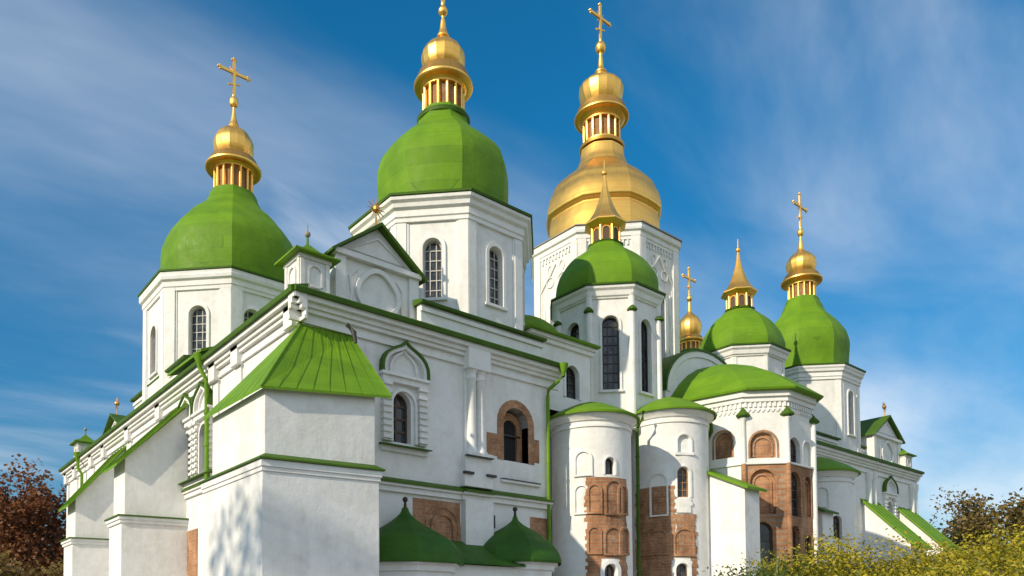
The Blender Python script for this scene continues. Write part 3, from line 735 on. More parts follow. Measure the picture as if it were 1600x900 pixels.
def turret(x, y, s, zb, ze, za, label=None):
    m = MB().use(WHITE); m.box(x-s, x+s, y-s, y+s, zb, ze); m.use(TRIM); m.box(x-s-.07, x+s+.07, y-s-.07, y+s+.07, ze-.2, ze-.05); m.box(x-s-.06, x+s+.06, y-s-.06, y+s+.06, zb, zb+.35)
    for mf, h in ((flat((x,y-s,0),(1,0,0),(0,-1,0)),1),(flat((x-s,y,0),(0,-1,0),(-1,0,0)),1)):
        m.band(mf, archpath(0, s*.75, zb+.5, ze-.42), .09, -.01, .06)
        m.mbox(mf, -s*.36, s*.36, zb+.42, zb+.5, -.01, .08)
        for sx in (-1, 1): m.mbox(mf, sx*(s-.09)-.085, sx*(s-.09)+.085, zb+.35, ze-.2, -.01, .05)
    t = obj('turret', m, cath, label=label)
    r = MB().use(GREEN); o = s+.32
    r.lathe([(o*1.414*.97,ze-.06),(o*1.414,ze-.05),(o*1.414,ze+.02),(o*.62,ze+(za-ze)*.45),(.09,za)], 4, (x,y), pi/4, capb=True); r.tube([(x,y,za-.1),(x,y,za+.3)],[.06,.04],6)
    obj('turret_roof', r, t)
    f = MB().use(PALE); f.ball((x,y,za+.42), .12, 10, 8); f.tube([(x,y,za+.3),(x,y,za+.8)], .025, 5); obj('finial', f, t)
turret(.62, .72, .6, 13.9, 15.55, 16.2, 'small square turret with green cap on the near corner')
turret(53.4, .75, .6, 13.9, 15.3, 16.0)
turret(.62, 36.6, .6, 13.9, 15.5, 16.2)

# --- chapel wall with low rounded roof, between gallery and the drum
EC = EASTM(1.0)
m = MB().use(WHITE); m.surf(EC, 12.3, 16.65, 12.3, 15.9, [(15.3, .95, 13.1, 14.75, .3)])
m.add([(16.65,1,12.3),(16.65,6,12.3),(16.65,6,15.9),(16.65,1,15.9)], [(0,1,2,3)]); m.add([(12.3,1,13),(12.3,6,13),(12.3,6,15.9),(12.3,1,15.9)], [(3,2,1,0)])
ch = obj('chapel_wall', m, cath, label='short white wall with arched window under a low green dome')
window(ch, EC, 15.3, .95, 13.1, 14.75, .3, 2, 4, IRON); surround(ch, EC, 15.3, .95, 13.1, 14.75, .14, .06, False)
m = MB().use(TRIM); m.mbox(EC, 12.3, 16.8, 15.5, 15.72, -.02, .12); m.mbox(EC, 12.3, 16.9, 15.72, 15.9, -.02, .22); obj('cornice', m, ch)
m = MB().use(GREEN); m.extr([EC(12.2,15.9,.42),EC(12.2,16.0,.45),EC(12.2,16.45,-4.5),EC(12.2,15.9,-4.5)], (4.8,0,0))
m.lathe([(2.25*cos(a), 16.0+1.55*sin(a)) for a in [pi/2*i/8 for i in range(9)]], 24, (13.9, 3.4))
obj('chapel_roof', m, ch, 30)

# --- apses
def patch(m, mf, R, a0, a1, z0, z1, d, step=.25):
    n = max(1, int((z1-z0)/.17)); rr_ = random.Random(int(a0*7+z0*31))
    for i in range(n):      # courses end unevenly where the plaster has broken away
        za, zb = z0+(z1-z0)*i/n, z0+(z1-z0)*(i+1)/n
        j0, j1 = rr_.uniform(-.09, .07), rr_.uniform(-.07, .09)
        m.mbox(mf, radians(a0)*R+j0, radians(a1)*R+j1, za, zb, -.05, d+rr_.uniform(-.003, .003), step)
def niche(parent, mf, R, ang, wdeg, z0, zt, material, ring=.10, dep=.03, hollow=None, name='blind_niche'):
    xc = radians(ang)*R; wd = radians(wdeg)*R
    m = MB().use(material); m.band(mf, archpath(xc, wd, z0, zt), ring, -.01, dep+.07)
    m.mbox(mf, xc-wd/2-ring, xc+wd/2+ring, z0-.08, z0-.002, -.01, dep+.09, .2)
    if hollow: m.use(hollow); m.fill(mf, xc, wd, z0, zt, dep)
    return obj(name, m, parent)
def round_apse(c, R, zeave, ztop, back, wall_holes, label):
    mf = cylm(c, R); m = MB().use(WHITE)
    zz_ = 6.5
    hl = [h for h in wall_holes if h[2] < zz_]; hh = [h for h in wall_holes if h[2] >= zz_]
    a = radians(140)*R
    m.surf(mf, -a, a, 0, zz_, hl, .16)
    zs_ = zz_
    for h_ in sorted(hh, key=lambda q: q[2]):      # one storey band per opening
        zt_ = h_[3] + .25 if h_ is not sorted(hh, key=lambda q: q[2])[-1] else zeave
        m.surf(mf, -a, a, zs_, zt_, [h_], .16); zs_ = zt_
    if not hh: m.surf(mf, -a, a, zs_, zeave, [], .16)
    ap = obj('apse', m, cath, 25, label=label)
    t = MB().use(TRIM)
    t.lathe([(R-.02,zeave-.62),(R+.06,zeave-.62),(R+.06,zeave-.5),(R+.01,zeave-.48)], 48, c, 0, -2.5, 2.5)
    t.lathe([(R-.02,zeave-.34),(R+.08,zeave-.32),(R+.14,zeave-.2),(R+.28,zeave-.1),(R+.3,zeave-.005)], 48, c, 0, -2.5, 2.5)
    obj('apse_cornice', t, ap, 30)
    r = MB().use(GREEN)
    r.lathe([(R+.27,zeave),(R+.45,zeave-.02),(R+.47,zeave+.07),(R*.9,zeave+(ztop-zeave)*.40),(R*.45,zeave+(ztop-zeave)*.76),(.05,ztop)], 20, c, 0, -2.6, 2.6)
    obj('apse_roof', r, ap, 40)
    return ap, mf
# outer apse
c1_ = (15.74, .2); R1 = 1.94; D1 = lambda a: radians(a)*R1
h = [(D1(-21), .52, 8.84, 9.65, .28), (D1(-22), .65, 3.48, 4.64, .3)]
a1, mf1 = round_apse(c1_, R1, 11.72, 12.83, 1, h, 'narrow white round apse nearest the gallery')
window(a1, mf1, *h[0], 1, 1, IRON, .15); window(a1, mf1, *h[1], 2, 3, BROWNF, .15); surround(a1, mf1, *h[0][:4], .09, .04, False); surround(a1, mf1, *h[1][:4], .2, .08, False)
b = MB().use(BRICK); patch(b, mf1, R1, -56, 7, 4.9, 8.71, .025); patch(b, mf1, R1, -56, -36, 2.0, 4.9, .025); patch(b, mf1, R1, -8, 7, 2.0, 4.9, .025)
obj('brick_facing', b, a1)
niche(a1, mf1, R1, -59, 20, 8.84, 9.91, WHITE, .1, .005); niche(a1, mf1, R1, -62, 16, 7.05, 8.31, WHITE, .1, .005)
for a, z0, z1 in ((-16.5, 7.0, 8.52), (-18.5, 5.11, 6.31), (-44, 7.05, 8.31), (-45, 5.16, 6.31), (-1, 7.05, 8.31), (1, 5.16, 6.31)): niche(a1, mf1, R1, a, 23 if a in (-16.5,-18.5) else 14, z0, z1, BRICK, .1, .03, BRICK)
# second apse
c2_ = (21.49, -.2); R2 = 2.03; D2 = lambda a: radians(a)*R2
h = [(D2(-33.5), .66, 8.27, 9.84, .25), (D2(-31.5), .70, 10.57, 11.49, .14), (D2(-37), .66, 3.4, 4.9, .3)]
a2, mf2 = round_apse(c2_, R2, 12.76, 14.04, 1, h, 'second white round apse with large brick patch')
window(a2, mf2, *h[0], 2, 4, BOARD, .15); surround(a2, mf2, *h[0][:4], .1, .05, False)
m = MB().use(WHITE); m.fill(mf2, h[1][0], h[1][1], h[1][2], h[1][3], -.14); obj('blind_niche', m, a2); surround(a2, mf2, *h[1][:4], .09, .05)
window(a2, mf2, *h[2], 2, 3, BROWNF, .15); surround(a2, mf2, *h[2][:4], .14, .05, False)
b = MB().use(BRICK); patch(b, mf2, R2, -112, -46, 5.22, 8.88, .025); patch(b, mf2, R2, -46, -15, 5.22, 7.41, .03); patch(b, mf2, R2, -112, -52, 2.0, 5.22, .025); patch(b, mf2, R2, -24, -15, 2, 5.22, .025); obj('brick_facing', b, a2)
m = MB().use(WHITE); patch(m, mf2, R2, -45.5, -22, 7.47, 8.21, .07); obj('window_apron', m, a2)
for a, wdg, z0, z1 in ((-69, 22, 7.41, 9.5), (-70, 23, 5.43, 6.61), (-34, 26, 5.33, 6.61), (-92, 14, 5.43, 6.61), (-70, 22, 3.4, 5.01)): niche(a2, mf2, R2, a, wdg, z0, z1, WHITE if z1 > 8.8 else BRICK, .09, .03 if z1 < 8.8 else .004, BRICK if z1 < 8.8 else None)
# the mirrored pair on the north side
c4 = (34.7, -1.8); h = [(D2(-33), .6, 6.85, 8.3, .25)]
R2 = 1.9; a4, mf4 = round_apse(c4, R2, 11.0, 12.3, 1, h, 'far round apse in shade beyond the main apse'); window(a4, mf4, *h[0], 2, 4, BROWNF, .15); surround(a4, mf4, *h[0][:4], .1, .05)
niche(a4, mf4, R2, -60, 20, 8.9, 10.0, WHITE, .09, .004)
b = MB().use(BRICK); patch(b, mf4, R2, -48, -14, 3.5, 6.1, .025); obj('brick_facing', b, a4)
# walls joining the apses
m = MB().use(WHITE); m.box(12.62, 17.7, 1.75, 5.2, 0, 12.3); m.box(17.7, 23.38, 1.6, 5.2, 0, 13.2); m.box(24.5, 31, 1, 5.2, 0, 14.4); m.box(29.9, 36.6, .3, 5.2, 0, 11.6)
obj('choir_wall', m, cath)
m = MB().use(GREEN); m.extr([(12.6,1.5,12.3),(17.7,1.5,12.3),(17.7,4,13.2),(12.6,4,13.2)], (0,0,.08)); obj('choir_roof', m, cath)
m = MB().use(GREEN); m.extr([(17.7,1.35,13.2),(23.38,1.35,13.2),(23.38,4,14.1),(17.7,4,14.1)], (0,0,.08)); obj('choir_roof', m, cath)
m = MB().use(GREEN); m.extr([(29.9,.1,11.6),(36.6,.1,11.6),(36.6,3,12.6),(29.9,3,12.6)], (0,0,.08)); obj('choir_roof', m, cath)

# main polygonal apse
pm = [(23.4, 1.0), (24.3, -2.9), (25.9, -4.5), (28.6, -4.5), (30.2, -2.9), (31.1, 1.0)]
def seg(p, q):
    p = Vector((*p, 0)); q = Vector((*q, 0)); t = (q-p).normalized(); n = Vector((t.y, -t.x, 0)); return flat(p, t, n), (q-p).length
m = MB().use(WHITE); ZE = 14.15
faces = [seg(pm[i], pm[i+1]) for i in range(5)]
fh_ = {0: [(2.9, .95, 10.75, 12.2, .22)], 1: [(1.02, 1.36, 10.6, 12.0, .22)], 2: [(.68, 1.16, 10.35, 11.75, .3), (2.05, .9, 10.35, 11.7, .16)], 3: [], 4: []}
fl_ = {0: [], 1: [(.95, 1.3, 7.6, 10.0, .2)], 2: [(.6, 1.2, 7.5, 9.9, .25), (2.0, .8, 7.6, 9.8, .16)], 3: [], 4: []}
fb_ = {0: [], 1: [(.85, 1.1, 2.2, 7.2, .3)], 2: [(.55, 1.0, 2.2, 7.0, .3), (1.95, .8, 2.2, 6.6, .16)], 3: [], 4: []}
ma = MB().use(WHITE); mbk = MB().use(BRICK)
for i, (mf, l) in enumerate(faces):
    ma.surf(mf, 0, l, 10.3, ZE, fh_[i])
    tgt = mbk if i in (1, 2, 3) else ma
    tgt.surf(mf, 0, l, 7.35, 10.3, fl_[i]); tgt.surf(mf, 0, l, 0, 7.35, fb_[i])
main = obj('main_apse', ma, cath, label='tall faceted main apse, bare brick below and white above')
obj('brick_facing', mbk, main)
for i in (0, 1, 2):
    mf, l = faces[i]
    for hset, z in ((fh_, 0), (fl_, 1), (fb_, 2)):
        for j, hh_ in enumerate(hset[i]):
            if (i == 2 and j == 0) or z == 2:
                window(main, mf, *hh_, 2, 5, BROWNF)
            else:
                q = MB().use(BRICK if (z or i < 2) else WHITE); q.fill(mf, *hh_[:4], -hh_[4]); 
                if i < 2 or z: q.band(mf, archpath(hh_[0], hh_[1]*.62, hh_[2]+.1, hh_[3]-.3), .1, -hh_[4]-.01, -hh_[4]+.07)
                obj('blind_niche', q, main)
            q = MB().use(BRICK if z or i < 2 else TRIM); q.band(mf, archpath(hh_[0], hh_[1]+.006, hh_[2], hh_[3]+.003), .1, -.02, .03); obj('niche_arch', q, main)
for k, (x, y) in enumerate(pm[1:5]):
    t = MB().use(TRIM)
    zt_ = 12.9
    if k < 2: t.use(TRIM); t.tube([(x,y,10.3),(x,y,12.6),(x,y,12.75)], [.13,.12,.2], 12); t.use(BRICK); t.tube([(x,y,0),(x,y,10.3)], [.14,.14], 12)
    else: t.use(TRIM); t.tube([(x,y,0),(x,y,13)], .17, 12)
    capm = MB().use(GREENP); capm.lathe([(.1,12.75),(.36,12.85),(.38,12.92),(.2,13.1),(.03,13.35)], 8, (x, y)); obj('column_cap', capm, main); obj('half_column', t, main, 40)

t = MB().use(TRIM)
for mf, l in faces:
    t.mbox(mf, -.06, l+.06, ZE-.3, ZE, -.1, .22); t.mbox(mf, -.03, l+.03, ZE-.55, ZE-.3, -.1, .1)
    n = int(l/.24)
    for q in range(n): t.mbox(mf, (q+.25)*l/n, (q+.75)*l/n, ZE-.82, ZE-.56, -.02, .07)
    for q in range(n): t.band(mf, [((q+.5)*l/n-.1, ZE-1.1), ((q+.5)*l/n, ZE-.95), ((q+.5)*l/n+.1, ZE-1.1)], .05, -.02, .05)
obj('apse_cornice', t, main)
t = MB().use(TRIM)
for mf, l in faces: t.mbox(mf, 0, l, 10.26, 10.36, -.02, .10)
obj('string_course', t, main)
r = MB().use(GREEN)
apx = Vector((27.25, .9, 17.0))
def off(p, k): d = Vector((p[0]-27.25, p[1]-1.0, 0)); return Vector((27.25, 1.0, 0)) + d*k
rings = []
for k, z in ((1.10, ZE+.0), (1.11, ZE+.09), (.98, ZE+.66), (.80, ZE+1.42), (.58, ZE+2.1), (.33, ZE+2.65), (.1, ZE+2.95), (.01, ZE+3.0)): rings.append([(off(p, k).x, off(p, k).y, z) for p in pm])
for a, bb in zip(rings[:-1], rings[1:]):
    for i in range(5): r.add([a[i], a[i+1], bb[i+1], bb[i]], [(0,1,2,3)])
r.add([(off(p,1.10).x, off(p,1.10).y, ZE) for p in pm], [(5,4,3,2,1,0)])
obj('apse_roof', r, main, 12)
# choir gable: rounded parapet above the main apse
m = MB().use(WHITE); EG = EASTM(1.0)
prof = [(22.9, 14.0)] + [(26.95 - 4.05*cos(pi*i/24), 15.0 + 2.95*sin(pi*i/24)) for i in range(25)] + [(31.0, 14.0)]
m.extr([EG(x, z, 0) for x, z in prof[::-1]], (0, 7, 0)); m.use(TRIM); m.band(EG, prof[1:-1], -.35, -.02, .07)
zk = obj('choir_gable', m, cath, 20, label='rounded white gable wall rising over the main apse roof')
m = MB().use(GREENP); m.band(lambda x, z, d: EG(x, z, d), prof[1:-1], .12, -7.02, .14); obj('gable_roof', m, zk, 30)

# --- big clasping buttress on the near corner
m = MB().use(WHITE)
def quadp(x0, y0a, x1, y0b, y1, g=0.):   # plan of one stage: front edge runs from (x0,y0a) to (x1,y0b), slightly askew to the wall
    return [(x0-g, y0a-g), (x1+g, y0b-g), (x1+g, -.004), (-.004, -.004), (-.004, y1+g), (x0-g, y1+g)]
UP = (-2.44, -2.40, 1.30, -2.95, 2.15); LO = (-2.58, -2.55, 1.36, -3.12, 2.62)
m.prism(quadp(*LO), 0, 7.0)
fr = quadp(*UP)
zt6 = [9.42, 9.82, 12.3, 12.5, 9.9, 9.42]
vs = [(x, y, 7.0) for x, y in fr] + [(x, y, z) for (x, y), z in zip(fr, zt6)]
m.add(vs, [(i, (i+1) % 6, (i+1) % 6+6, i+6) for i in range(6)])
m.use(TRIM); m.prism(quadp(*LO, .04), 6.70, 6.84); m.prism(quadp(*LO, .08), 6.842, 7.06)
cb_ = obj('corner_buttress', m, cath, label='massive white buttress clasping the near corner under a seamed green roof')
r = MB().use(GREEN)
A_ = Vector((0,-.0,12.72)); B_ = Vector((2.1,-.0,12.78)); P1 = Vector((-2.66,-2.62,9.28)); P2 = Vector((1.80,-3.24,9.62)); P3 = Vector((-2.7,2.42,9.34))
up = Vector((0,0,.09))
r.add([P1, P2, B_, A_, P1+up, P2+up, B_+up, A_+up], [(0,1,2,3),(4,5,6,7),(0,1,5,4),(1,2,6,5)])
A2 = Vector((-.01,-.002,12.72)); A3 = Vector((-.01, .5, 12.6))
r.add([P3, P1, A2, A3, P3+up, P1+up, A2+up, A3+up], [(0,1,2,3),(4,5,6,7),(0,1,5,4),(3,0,4,7)])
nE = (P2-P1).cross(A_-P1).normalized(); nS = (A2-P1).cross(P3-P1).normalized()
for (e0, e1, t0, t1_, nn, cnt) in ((P1, P2, A_, B_, nE, 9), (P1, P3, A2, A3, nS, 8)):
    ax = (e1-e0).normalized()*.014
    for i in range(cnt):
        f_ = (i+.0)/(cnt-1); a = e0.lerp(e1, f_)+up; bb = t0.lerp(t1_, f_)+up
        r.add([a-ax, a+ax, a+ax*.6+nn*.014, a-ax*.6+nn*.014, bb-ax, bb+ax, bb+ax*.6+nn*.014, bb-ax*.6+nn*.014], [(0,3,7,4),(3,2,6,7),(2,1,5,6),(0,1,2,3)])
r.tube([P1+up, A_+up*1.3], .035, 6)
obj('buttress_roof', r, cb_)
e = MB().use(GREENP)   # sloping ledge between the two stages
i0 = quadp(*UP); o0 = quadp(*LO, .16)
vs = [(x,y,7.07) for x,y in o0]+[(x,y,7.12) for x,y in o0]+[(x,y,7.30) for x,y in i0]
e.add(vs, [(i,(i+1)%6,(i+1)%6+6,i+6) for i in range(6)]+[(i+6,(i+1)%6+6,(i+1)%6+12,i+12) for i in range(6)]+[(5,4,3,2,1,0)])
obj('drip_ledge', e, cb_)
s = MB().use(IRON); s.tube([(1.5,-.75,12.9),(1.65,-.95,12.6),(1.7,-1.0,12.2)], [.09,.1,.06], 8); obj('gutter_spout', s, cb_)

# --- flying buttresses with sloping tops
def buttress(mf, x0, x1, d, zl, zw, zlow, label=None, foot=.16, skew=0.):
    """runs out d from the wall; upper edge slopes from zw at the wall to zl at the end; lower stage up to zlow"""
    m = MB().use(WHITE)
    def wedge(mb, g, za, zb, dd):      # tapering stage: the side towards the viewer splays out at the wall
        mb.hexa([mf(x0-g,za,-.05), mf(x0-g,za,dd), mf(x1+g,za,dd), mf(x1+g+skew,za,-.05), mf(x0-g,zb,-.05), mf(x0-g,zb,dd), mf(x1+g,zb,dd), mf(x1+g+skew,zb,-.05)])
    m.hexa([mf(x0,zlow,-.05), mf(x0,zlow,d), mf(x1,zlow,d), mf(x1+skew,zlow,-.05), mf(x0,zw,-.05), mf(x0,zl,d), mf(x1,zl,d), mf(x1+skew,zw,-.05)])
    wedge(m, .12, 0, zlow, d+foot)
    m.use(TRIM); wedge(m, .2, zlow-.32, zlow-.16, d+foot+.08); wedge(m, .26, zlow-.16, zlow-.01, d+foot+.14)
    bt_ = obj('buttress', m, cath, label=label)
    g2 = MB().use(GREENP); wedge(g2, .32, zlow-.008, zlow+.06, d+foot+.2); obj('drip_ledge', g2, bt_)
    r_ = MB().use(GREEN); sl = (zw-zl)/d; o = .45
    xe_ = x1+.28+skew; r_.hexa([mf(x0-.28, zw+.02, 0), mf(x0-.28, zl-sl*o+.02, d+o), mf(x1+.28, zl-sl*o+.02, d+o), mf(xe_, zw+.02, 0), mf(x0-.28, zw+.16, 0), mf(x0-.28, zl-sl*o+.14, d+o), mf(x1+.28, zl-sl*o+.14, d+o), mf(xe_, zw+.16, 0)])
    n = 5
    for i in range(n):
        x = x0-.26+(x1-x0+.52)*i/(n-1)
        r_.extr([mf(x-.02, zl-sl*o+.14, d+o), mf(x-.02, zw+.16, 0), mf(x-.02, zw+.21, 0), mf(x-.02, zl-sl*o+.19, d+o)], Vector(mf(.04,0,0))-Vector(mf(0,0,0)))
    obj('buttress_roof', r_, bt_)
    return bt_
buttress(S0, -14.55, -12.6, 2.75, 9.75, 12.65, 7.0, 'nearer of the two sloped buttresses on the south wall', skew=.42)
buttress(S0, -25.8, -23.7, 2.6, 9.35, 12.6, 7.0, 'farther of the two sloped buttresses on the south wall', skew=.42)
buttress(E0, 44.7, 47.0, 3.2, 7.4, 10.7, 4.5)
buttress(E0, 50.6, 53.2, 3.2, 7.4, 10.7, 4.5)
# straight buttress between second and main apse
m = MB().use(WHITE); m.extr([(22.25,.2,0),(22.25,-4.15,0),(22.25,-4.15,8.65),(22.25,.2,10.75)][::-1], (1.35,0,0))
bb_ = obj('buttress', m, cath, label='brightly lit white buttress between the round apse and the brick apse')
r = MB().use(GREEN); r.extr([(22.02,.3,10.80),(22.02,-4.45,8.52),(22.02,-4.45,8.66),(22.02,.3,10.98)][::-1], (1.8,0,0))
obj('buttress_roof', r, bb_)
b2_ = MB().use(WHITE); b2_.extr([(30.5,.2,0),(30.5,-4.0,0),(30.5,-4.0,8.2),(30.5,.2,10.0)][::-1], (1.3,0,0)); b2_ = obj('buttress', b2_, cath, label='shaded straight buttress behind the brick apse')
r = MB().use(GREENP); r.extr([(30.3,.3,10.04),(30.3,-4.25,8.1),(30.3,-4.25,8.22),(30.3,.3,10.2)][::-1], (1.7,0,0)); obj('buttress_roof', r, b2_)

# --- far north-east gallery
w_ = MB().use(WHITE); nwin = (49.2, 1.0, 9.0, 11.1, .3)
w_.surf(E0, 36.6, 54, 0, 8, []); w_.surf(E0, 36.6, 54, 8, 13.9, [nwin])
w_.add([(54,0,0),(54,39,0),(54,39,13.9),(54,0,13.9)], [(0,1,2,3)]); w_.add([(36.6,0,0),(36.6,6,0),(36.6,6,13.9),(36.6,0,13.9)], [(3,2,1,0)])
ng = obj('gallery_wall', w_, cath, label='far gallery wall at the north end, in shade')
window(ng, E0, *nwin, 2, 4, BROWNF); baroque_window_trim(E0, 49.2, 1.0, 9.0, 11.1, 12.9, ng)
cornice_run(E0, 36.3, 54.5, ng)
for x in (45.6, 46.4, 53.2, 53.8, 42.4):
    m = MB().use(TRIM); m.lathe([(.28,8.6),(.22,8.8),(.2,12.2),(.28,12.5),(.28,12.9)], 12, (x, -.12)); obj('half_column', m, ng, 40)
attic(EASTM(1.3), 37.2, 48.3, 13.6, 15.3)

# --- downpipes
def pipe(pts, r, parent, hopper=None):
    m = MB().use(GREENP if parent is not gal else GREEN); m.tube(pts, r, 10)  # apse pipes take the darker green, their shade put into the colour
    for a, b_ in zip(pts[:-1], pts[1:]):
        if abs(a[2]-b_[2]) > 2.5:
            n = int(abs(a[2]-b_[2])/1.6)
            for i in range(1, n+1):
                z = a[2]+(b_[2]-a[2])*i/(n+1); f_ = i/(n+1); m.tube([(a[0],a[1],z-.04),(a[0],a[1],z+.04)], r*1.25, 10)
    if hopper: m.lathe([(r,hopper[2]-.5),(r*1.2,hopper[2]-.35),(r*2.8,hopper[2]),(r*2.8,hopper[2]+.08)], 12, hopper)
    obj('downpipe', m, parent, 40)
pipe([(13.0,-.62,13.75),(13.0,-.62,13.35),(12.75,-.55,13.1),(12.42,-.22,12.7),(12.42,-.16,12.4),(12.42,-.16,0)], .085, gal, (13.0,-.62,13.85))
pipe([(18.46,-.9,12.6),(18.46,-.85,12.2),(18.46,-.5,11.8),(18.46,-.5,0)], .085, a2)
pipe([(23.79,-1.3,12.75),(23.79,-1.3,12.3),(23.79,-1.0,11.8),(23.79,-1.0,9)], .09, a2)
pipe([(-.62,8.8,13.9),(-.62,8.8,13.5),(-.3,8.75,12.9),(-.27,8.75,8.5),(-.27,8.75,0)], .10, gal, (-.62,8.8,14.0))
pipe([(-.6,33.2,13.9),(-.55,33.2,13.0),(-.3,33.2,12.6),(-.3,33.2,0)], .10, gal, (-.6,33.2,14.0))
m = MB().use(GREEN); m.extr([(-.72,8.3,14.05),(-.72,13.0,14.15),(1.0,13.0,14.75),(1.0,8.3,14.75)], (0,0,.12)); obj('roof_valley', m, gal)

# --- low domed porches in front of the east wall
def porch(c, R, ze, prof, label):
    m = MB().use(WHITE); m.lathe([(R-.3,0),(R-.3,ze-.02)], 8, c, pi/8); m.use(TRIM); m.lathe([(R-.32,ze-.35),(R-.18,ze-.33),(R-.16,ze-.12),(R-.02,ze-.1),(R-.02,ze-.005)], 8, c, pi/8)
    p_ = obj('porch', m, cath, label=label)
    dome(p_, prof, c, GREEN_SHADE, 'porch_dome', 8, 14)
    m = MB().use(IRON); zt_ = prof[-1][1]; m.tube([(c[0],c[1],zt_-.1),(c[0],c[1],zt_+.25)], [.08,.05], 8); m.ball((c[0],c[1],zt_+.33), .11, 10, 8); obj('finial', m, p_)
    return p_
p1 = porch((4.2,-.5), 2.3, 4.15, [(2.36,4.12),(2.38,4.22),(2.28,4.6),(1.98,5.0),(1.45,5.35),(.9,5.65),(.45,5.95),(.2,6.2),(.12,6.4)], 'low porch with pointed green dome darkened for shade beside the big buttress')
p2 = porch((10.0,-.5), 2.0, 4.45, [(2.07,4.42),(2.09,4.52),(2.0,4.85),(1.72,5.25),(1.3,5.6),(.85,5.9),(.42,6.15),(.16,6.38),(.1,6.55)], 'low porch with pointed green dome darkened for shade beside the round apse')
m = MB().use(WHITE); m.box(4.2, 10.0, -1.75, -.01, 0, 4.2); lw = obj('porch_wall', m, cath)
m = MB().use(GREEN_SHADE); m.extr([(4.2,-2.05,4.21),(4.2,-2.05,4.30),(4.2,-.02,5.35),(4.2,-.02,5.2)], (5.8,0,0)); obj('porch_roof', m, lw)

# ------------------------------------------------------------------ vegetation
def leafmesh(mb, pts, size, rnd, flat_=.6, asp=.55):
    for p in pts:
        a = rnd.uniform(0, 2*pi); b = rnd.uniform(-1, 1)*flat_
        d = Vector((cos(a)*cos(b), sin(a)*cos(b), sin(b))); q = d.orthogonal().normalized(); q.rotate(Matrix.Rotation(rnd.uniform(0, 2*pi), 3, d))
        s = size*rnd.uniform(.6, 1.35); p = Vector(p)
        mb.add([p, p+d*s*.5+q*s*asp*.5, p+d*s, p+d*s*.5-q*s*asp*.5], [(0,1,2,3)])
def limbs(mb, base, h, rnd, n, spread, r0):
    """tapered trunk with limbs; returns the limb tips"""
    tips = []; p = Vector(base); pts = [p.copy()]; rad = [r0]
    for i in range(6):
        p = p + Vector((rnd.uniform(-.04,.04)*h, rnd.uniform(-.04,.04)*h, h*.11)); pts.append(p.copy()); rad.append(r0*(1-.11*(i+1)))
    mb.tube(pts, rad, 9)
    for k in range(n):
        i = rnd.randint(2, 6); s = pts[i]; a = 2*pi*k/n + rnd.uniform(-.4,.4); ln = spread*rnd.uniform(.45, 1)
        q = [s]; rr = [rad[i]*.62]
        for j in range(4):
            f_ = (j+1)/4
            q.append(s + Vector((cos(a)*ln*f_, sin(a)*ln*f_, h*rnd.uniform(.28,.5)*f_ - .05*h*f_*f_))); rr.append(rad[i]*.62*(1-.22*(j+1)))
        mb.tube(q, rr, 6)
        tips += [q[2], q[3], q[4]]
        for j in (2, 3, 4):
            for u in range(2):
                e = q[j] + Vector((rnd.uniform(-1,1), rnd.uniform(-1,1), rnd.uniform(-.1,.9)))*spread*.3; mb.tube([q[j], q[j].lerp(e,.5)+Vector((0,0,.1)), e], [rr[j]*.6, rr[j]*.35, .01], 4); tips.append(e)
    return tips
def tree(loc, h, spread, leaf, size, count, seed, label, group, clump=.34, name='autumn_tree', nl=11):
    rnd = random.Random(seed)
    e = empty(name, loc, label, 'tree', group)
    tm = MB().use(BARK); tips = limbs(tm, (0,0,0), h, rnd, nl, spread, h*.026); obj('trunk', tm, e, 60)
    tips = [t for t in tips if t.z > h*.26]
    cm_ = MB().use(leaf); per = count//len(tips)
    for t in tips:
        R_ = spread*clump*rnd.uniform(.55, 1.2); pts = []
        for i in range(int(per*rnd.uniform(.6,1.4))):
            d = Vector((rnd.gauss(0,1), rnd.gauss(0,1), rnd.gauss(0,.75))); d = d.normalized()*R_*rnd.random()**.45
            pts.append(t+d)
        leafmesh(cm_, pts, size, rnd, .9, .75)
    obj('crown', cm_, e)
    return e
def at(x, y, k):       # point on the ground at distance k along the bearing of photo column x
    X = (x - 725.183); d = (fh*1187.434 + rt*X); d.z = 0; d.normalize(); p = CAM + d*k; return (p.x, p.y, 0)
tree(at(52,0,72), 12.2, 5.0, LEAF_RUST, .34, 15000, 3, 'rust brown autumn tree left of the cathedral, its crown against the sky', 'trees left of the cathedral')
tree(at(-32,0,80), 12.6, 5.0, LEAF_DARK, .45, 12000, 5, 'dark bare looking tree cut by the left edge of the picture', 'trees left of the cathedral')
tree(at(100,0,88), 11.5, 5.0, LEAF_RUST, .34, 12000, 9, 'lower rust brown tree partly hidden by the south buttress', 'trees left of the cathedral')
tree(at(12,0,60), 6.0, 3.6, LEAF_OLIVE, .34, 6000, 10, 'low olive brown tree in front of the rust tree', 'trees left of the cathedral')
tree(at(1560,0,105), 14.8, 6.2, LEAF_OLIVE, .40, 12000, 11, 'broad brown autumn tree rising above the hedge at right', 'trees behind the hedge')
tree(at(1494,0,112), 13.2, 3.4, LEAF_OLIVE, .42, 1700, 12, 'small thin crowned tree between cathedral and the broad tree', 'trees behind the hedge')
tree(at(1632,0,100), 13.8, 5.6, LEAF_OLIVE, .50, 6000, 13, 'brown autumn tree cut by the right edge', 'trees behind the hedge')

tree((-43, -4.0, 0), 24.5, 4.8, LEAF_OLIVE, .5, 2600, 21, 'tall half bare tree on the lawn south of the near corner', 'trees on the south lawn', nl=12)

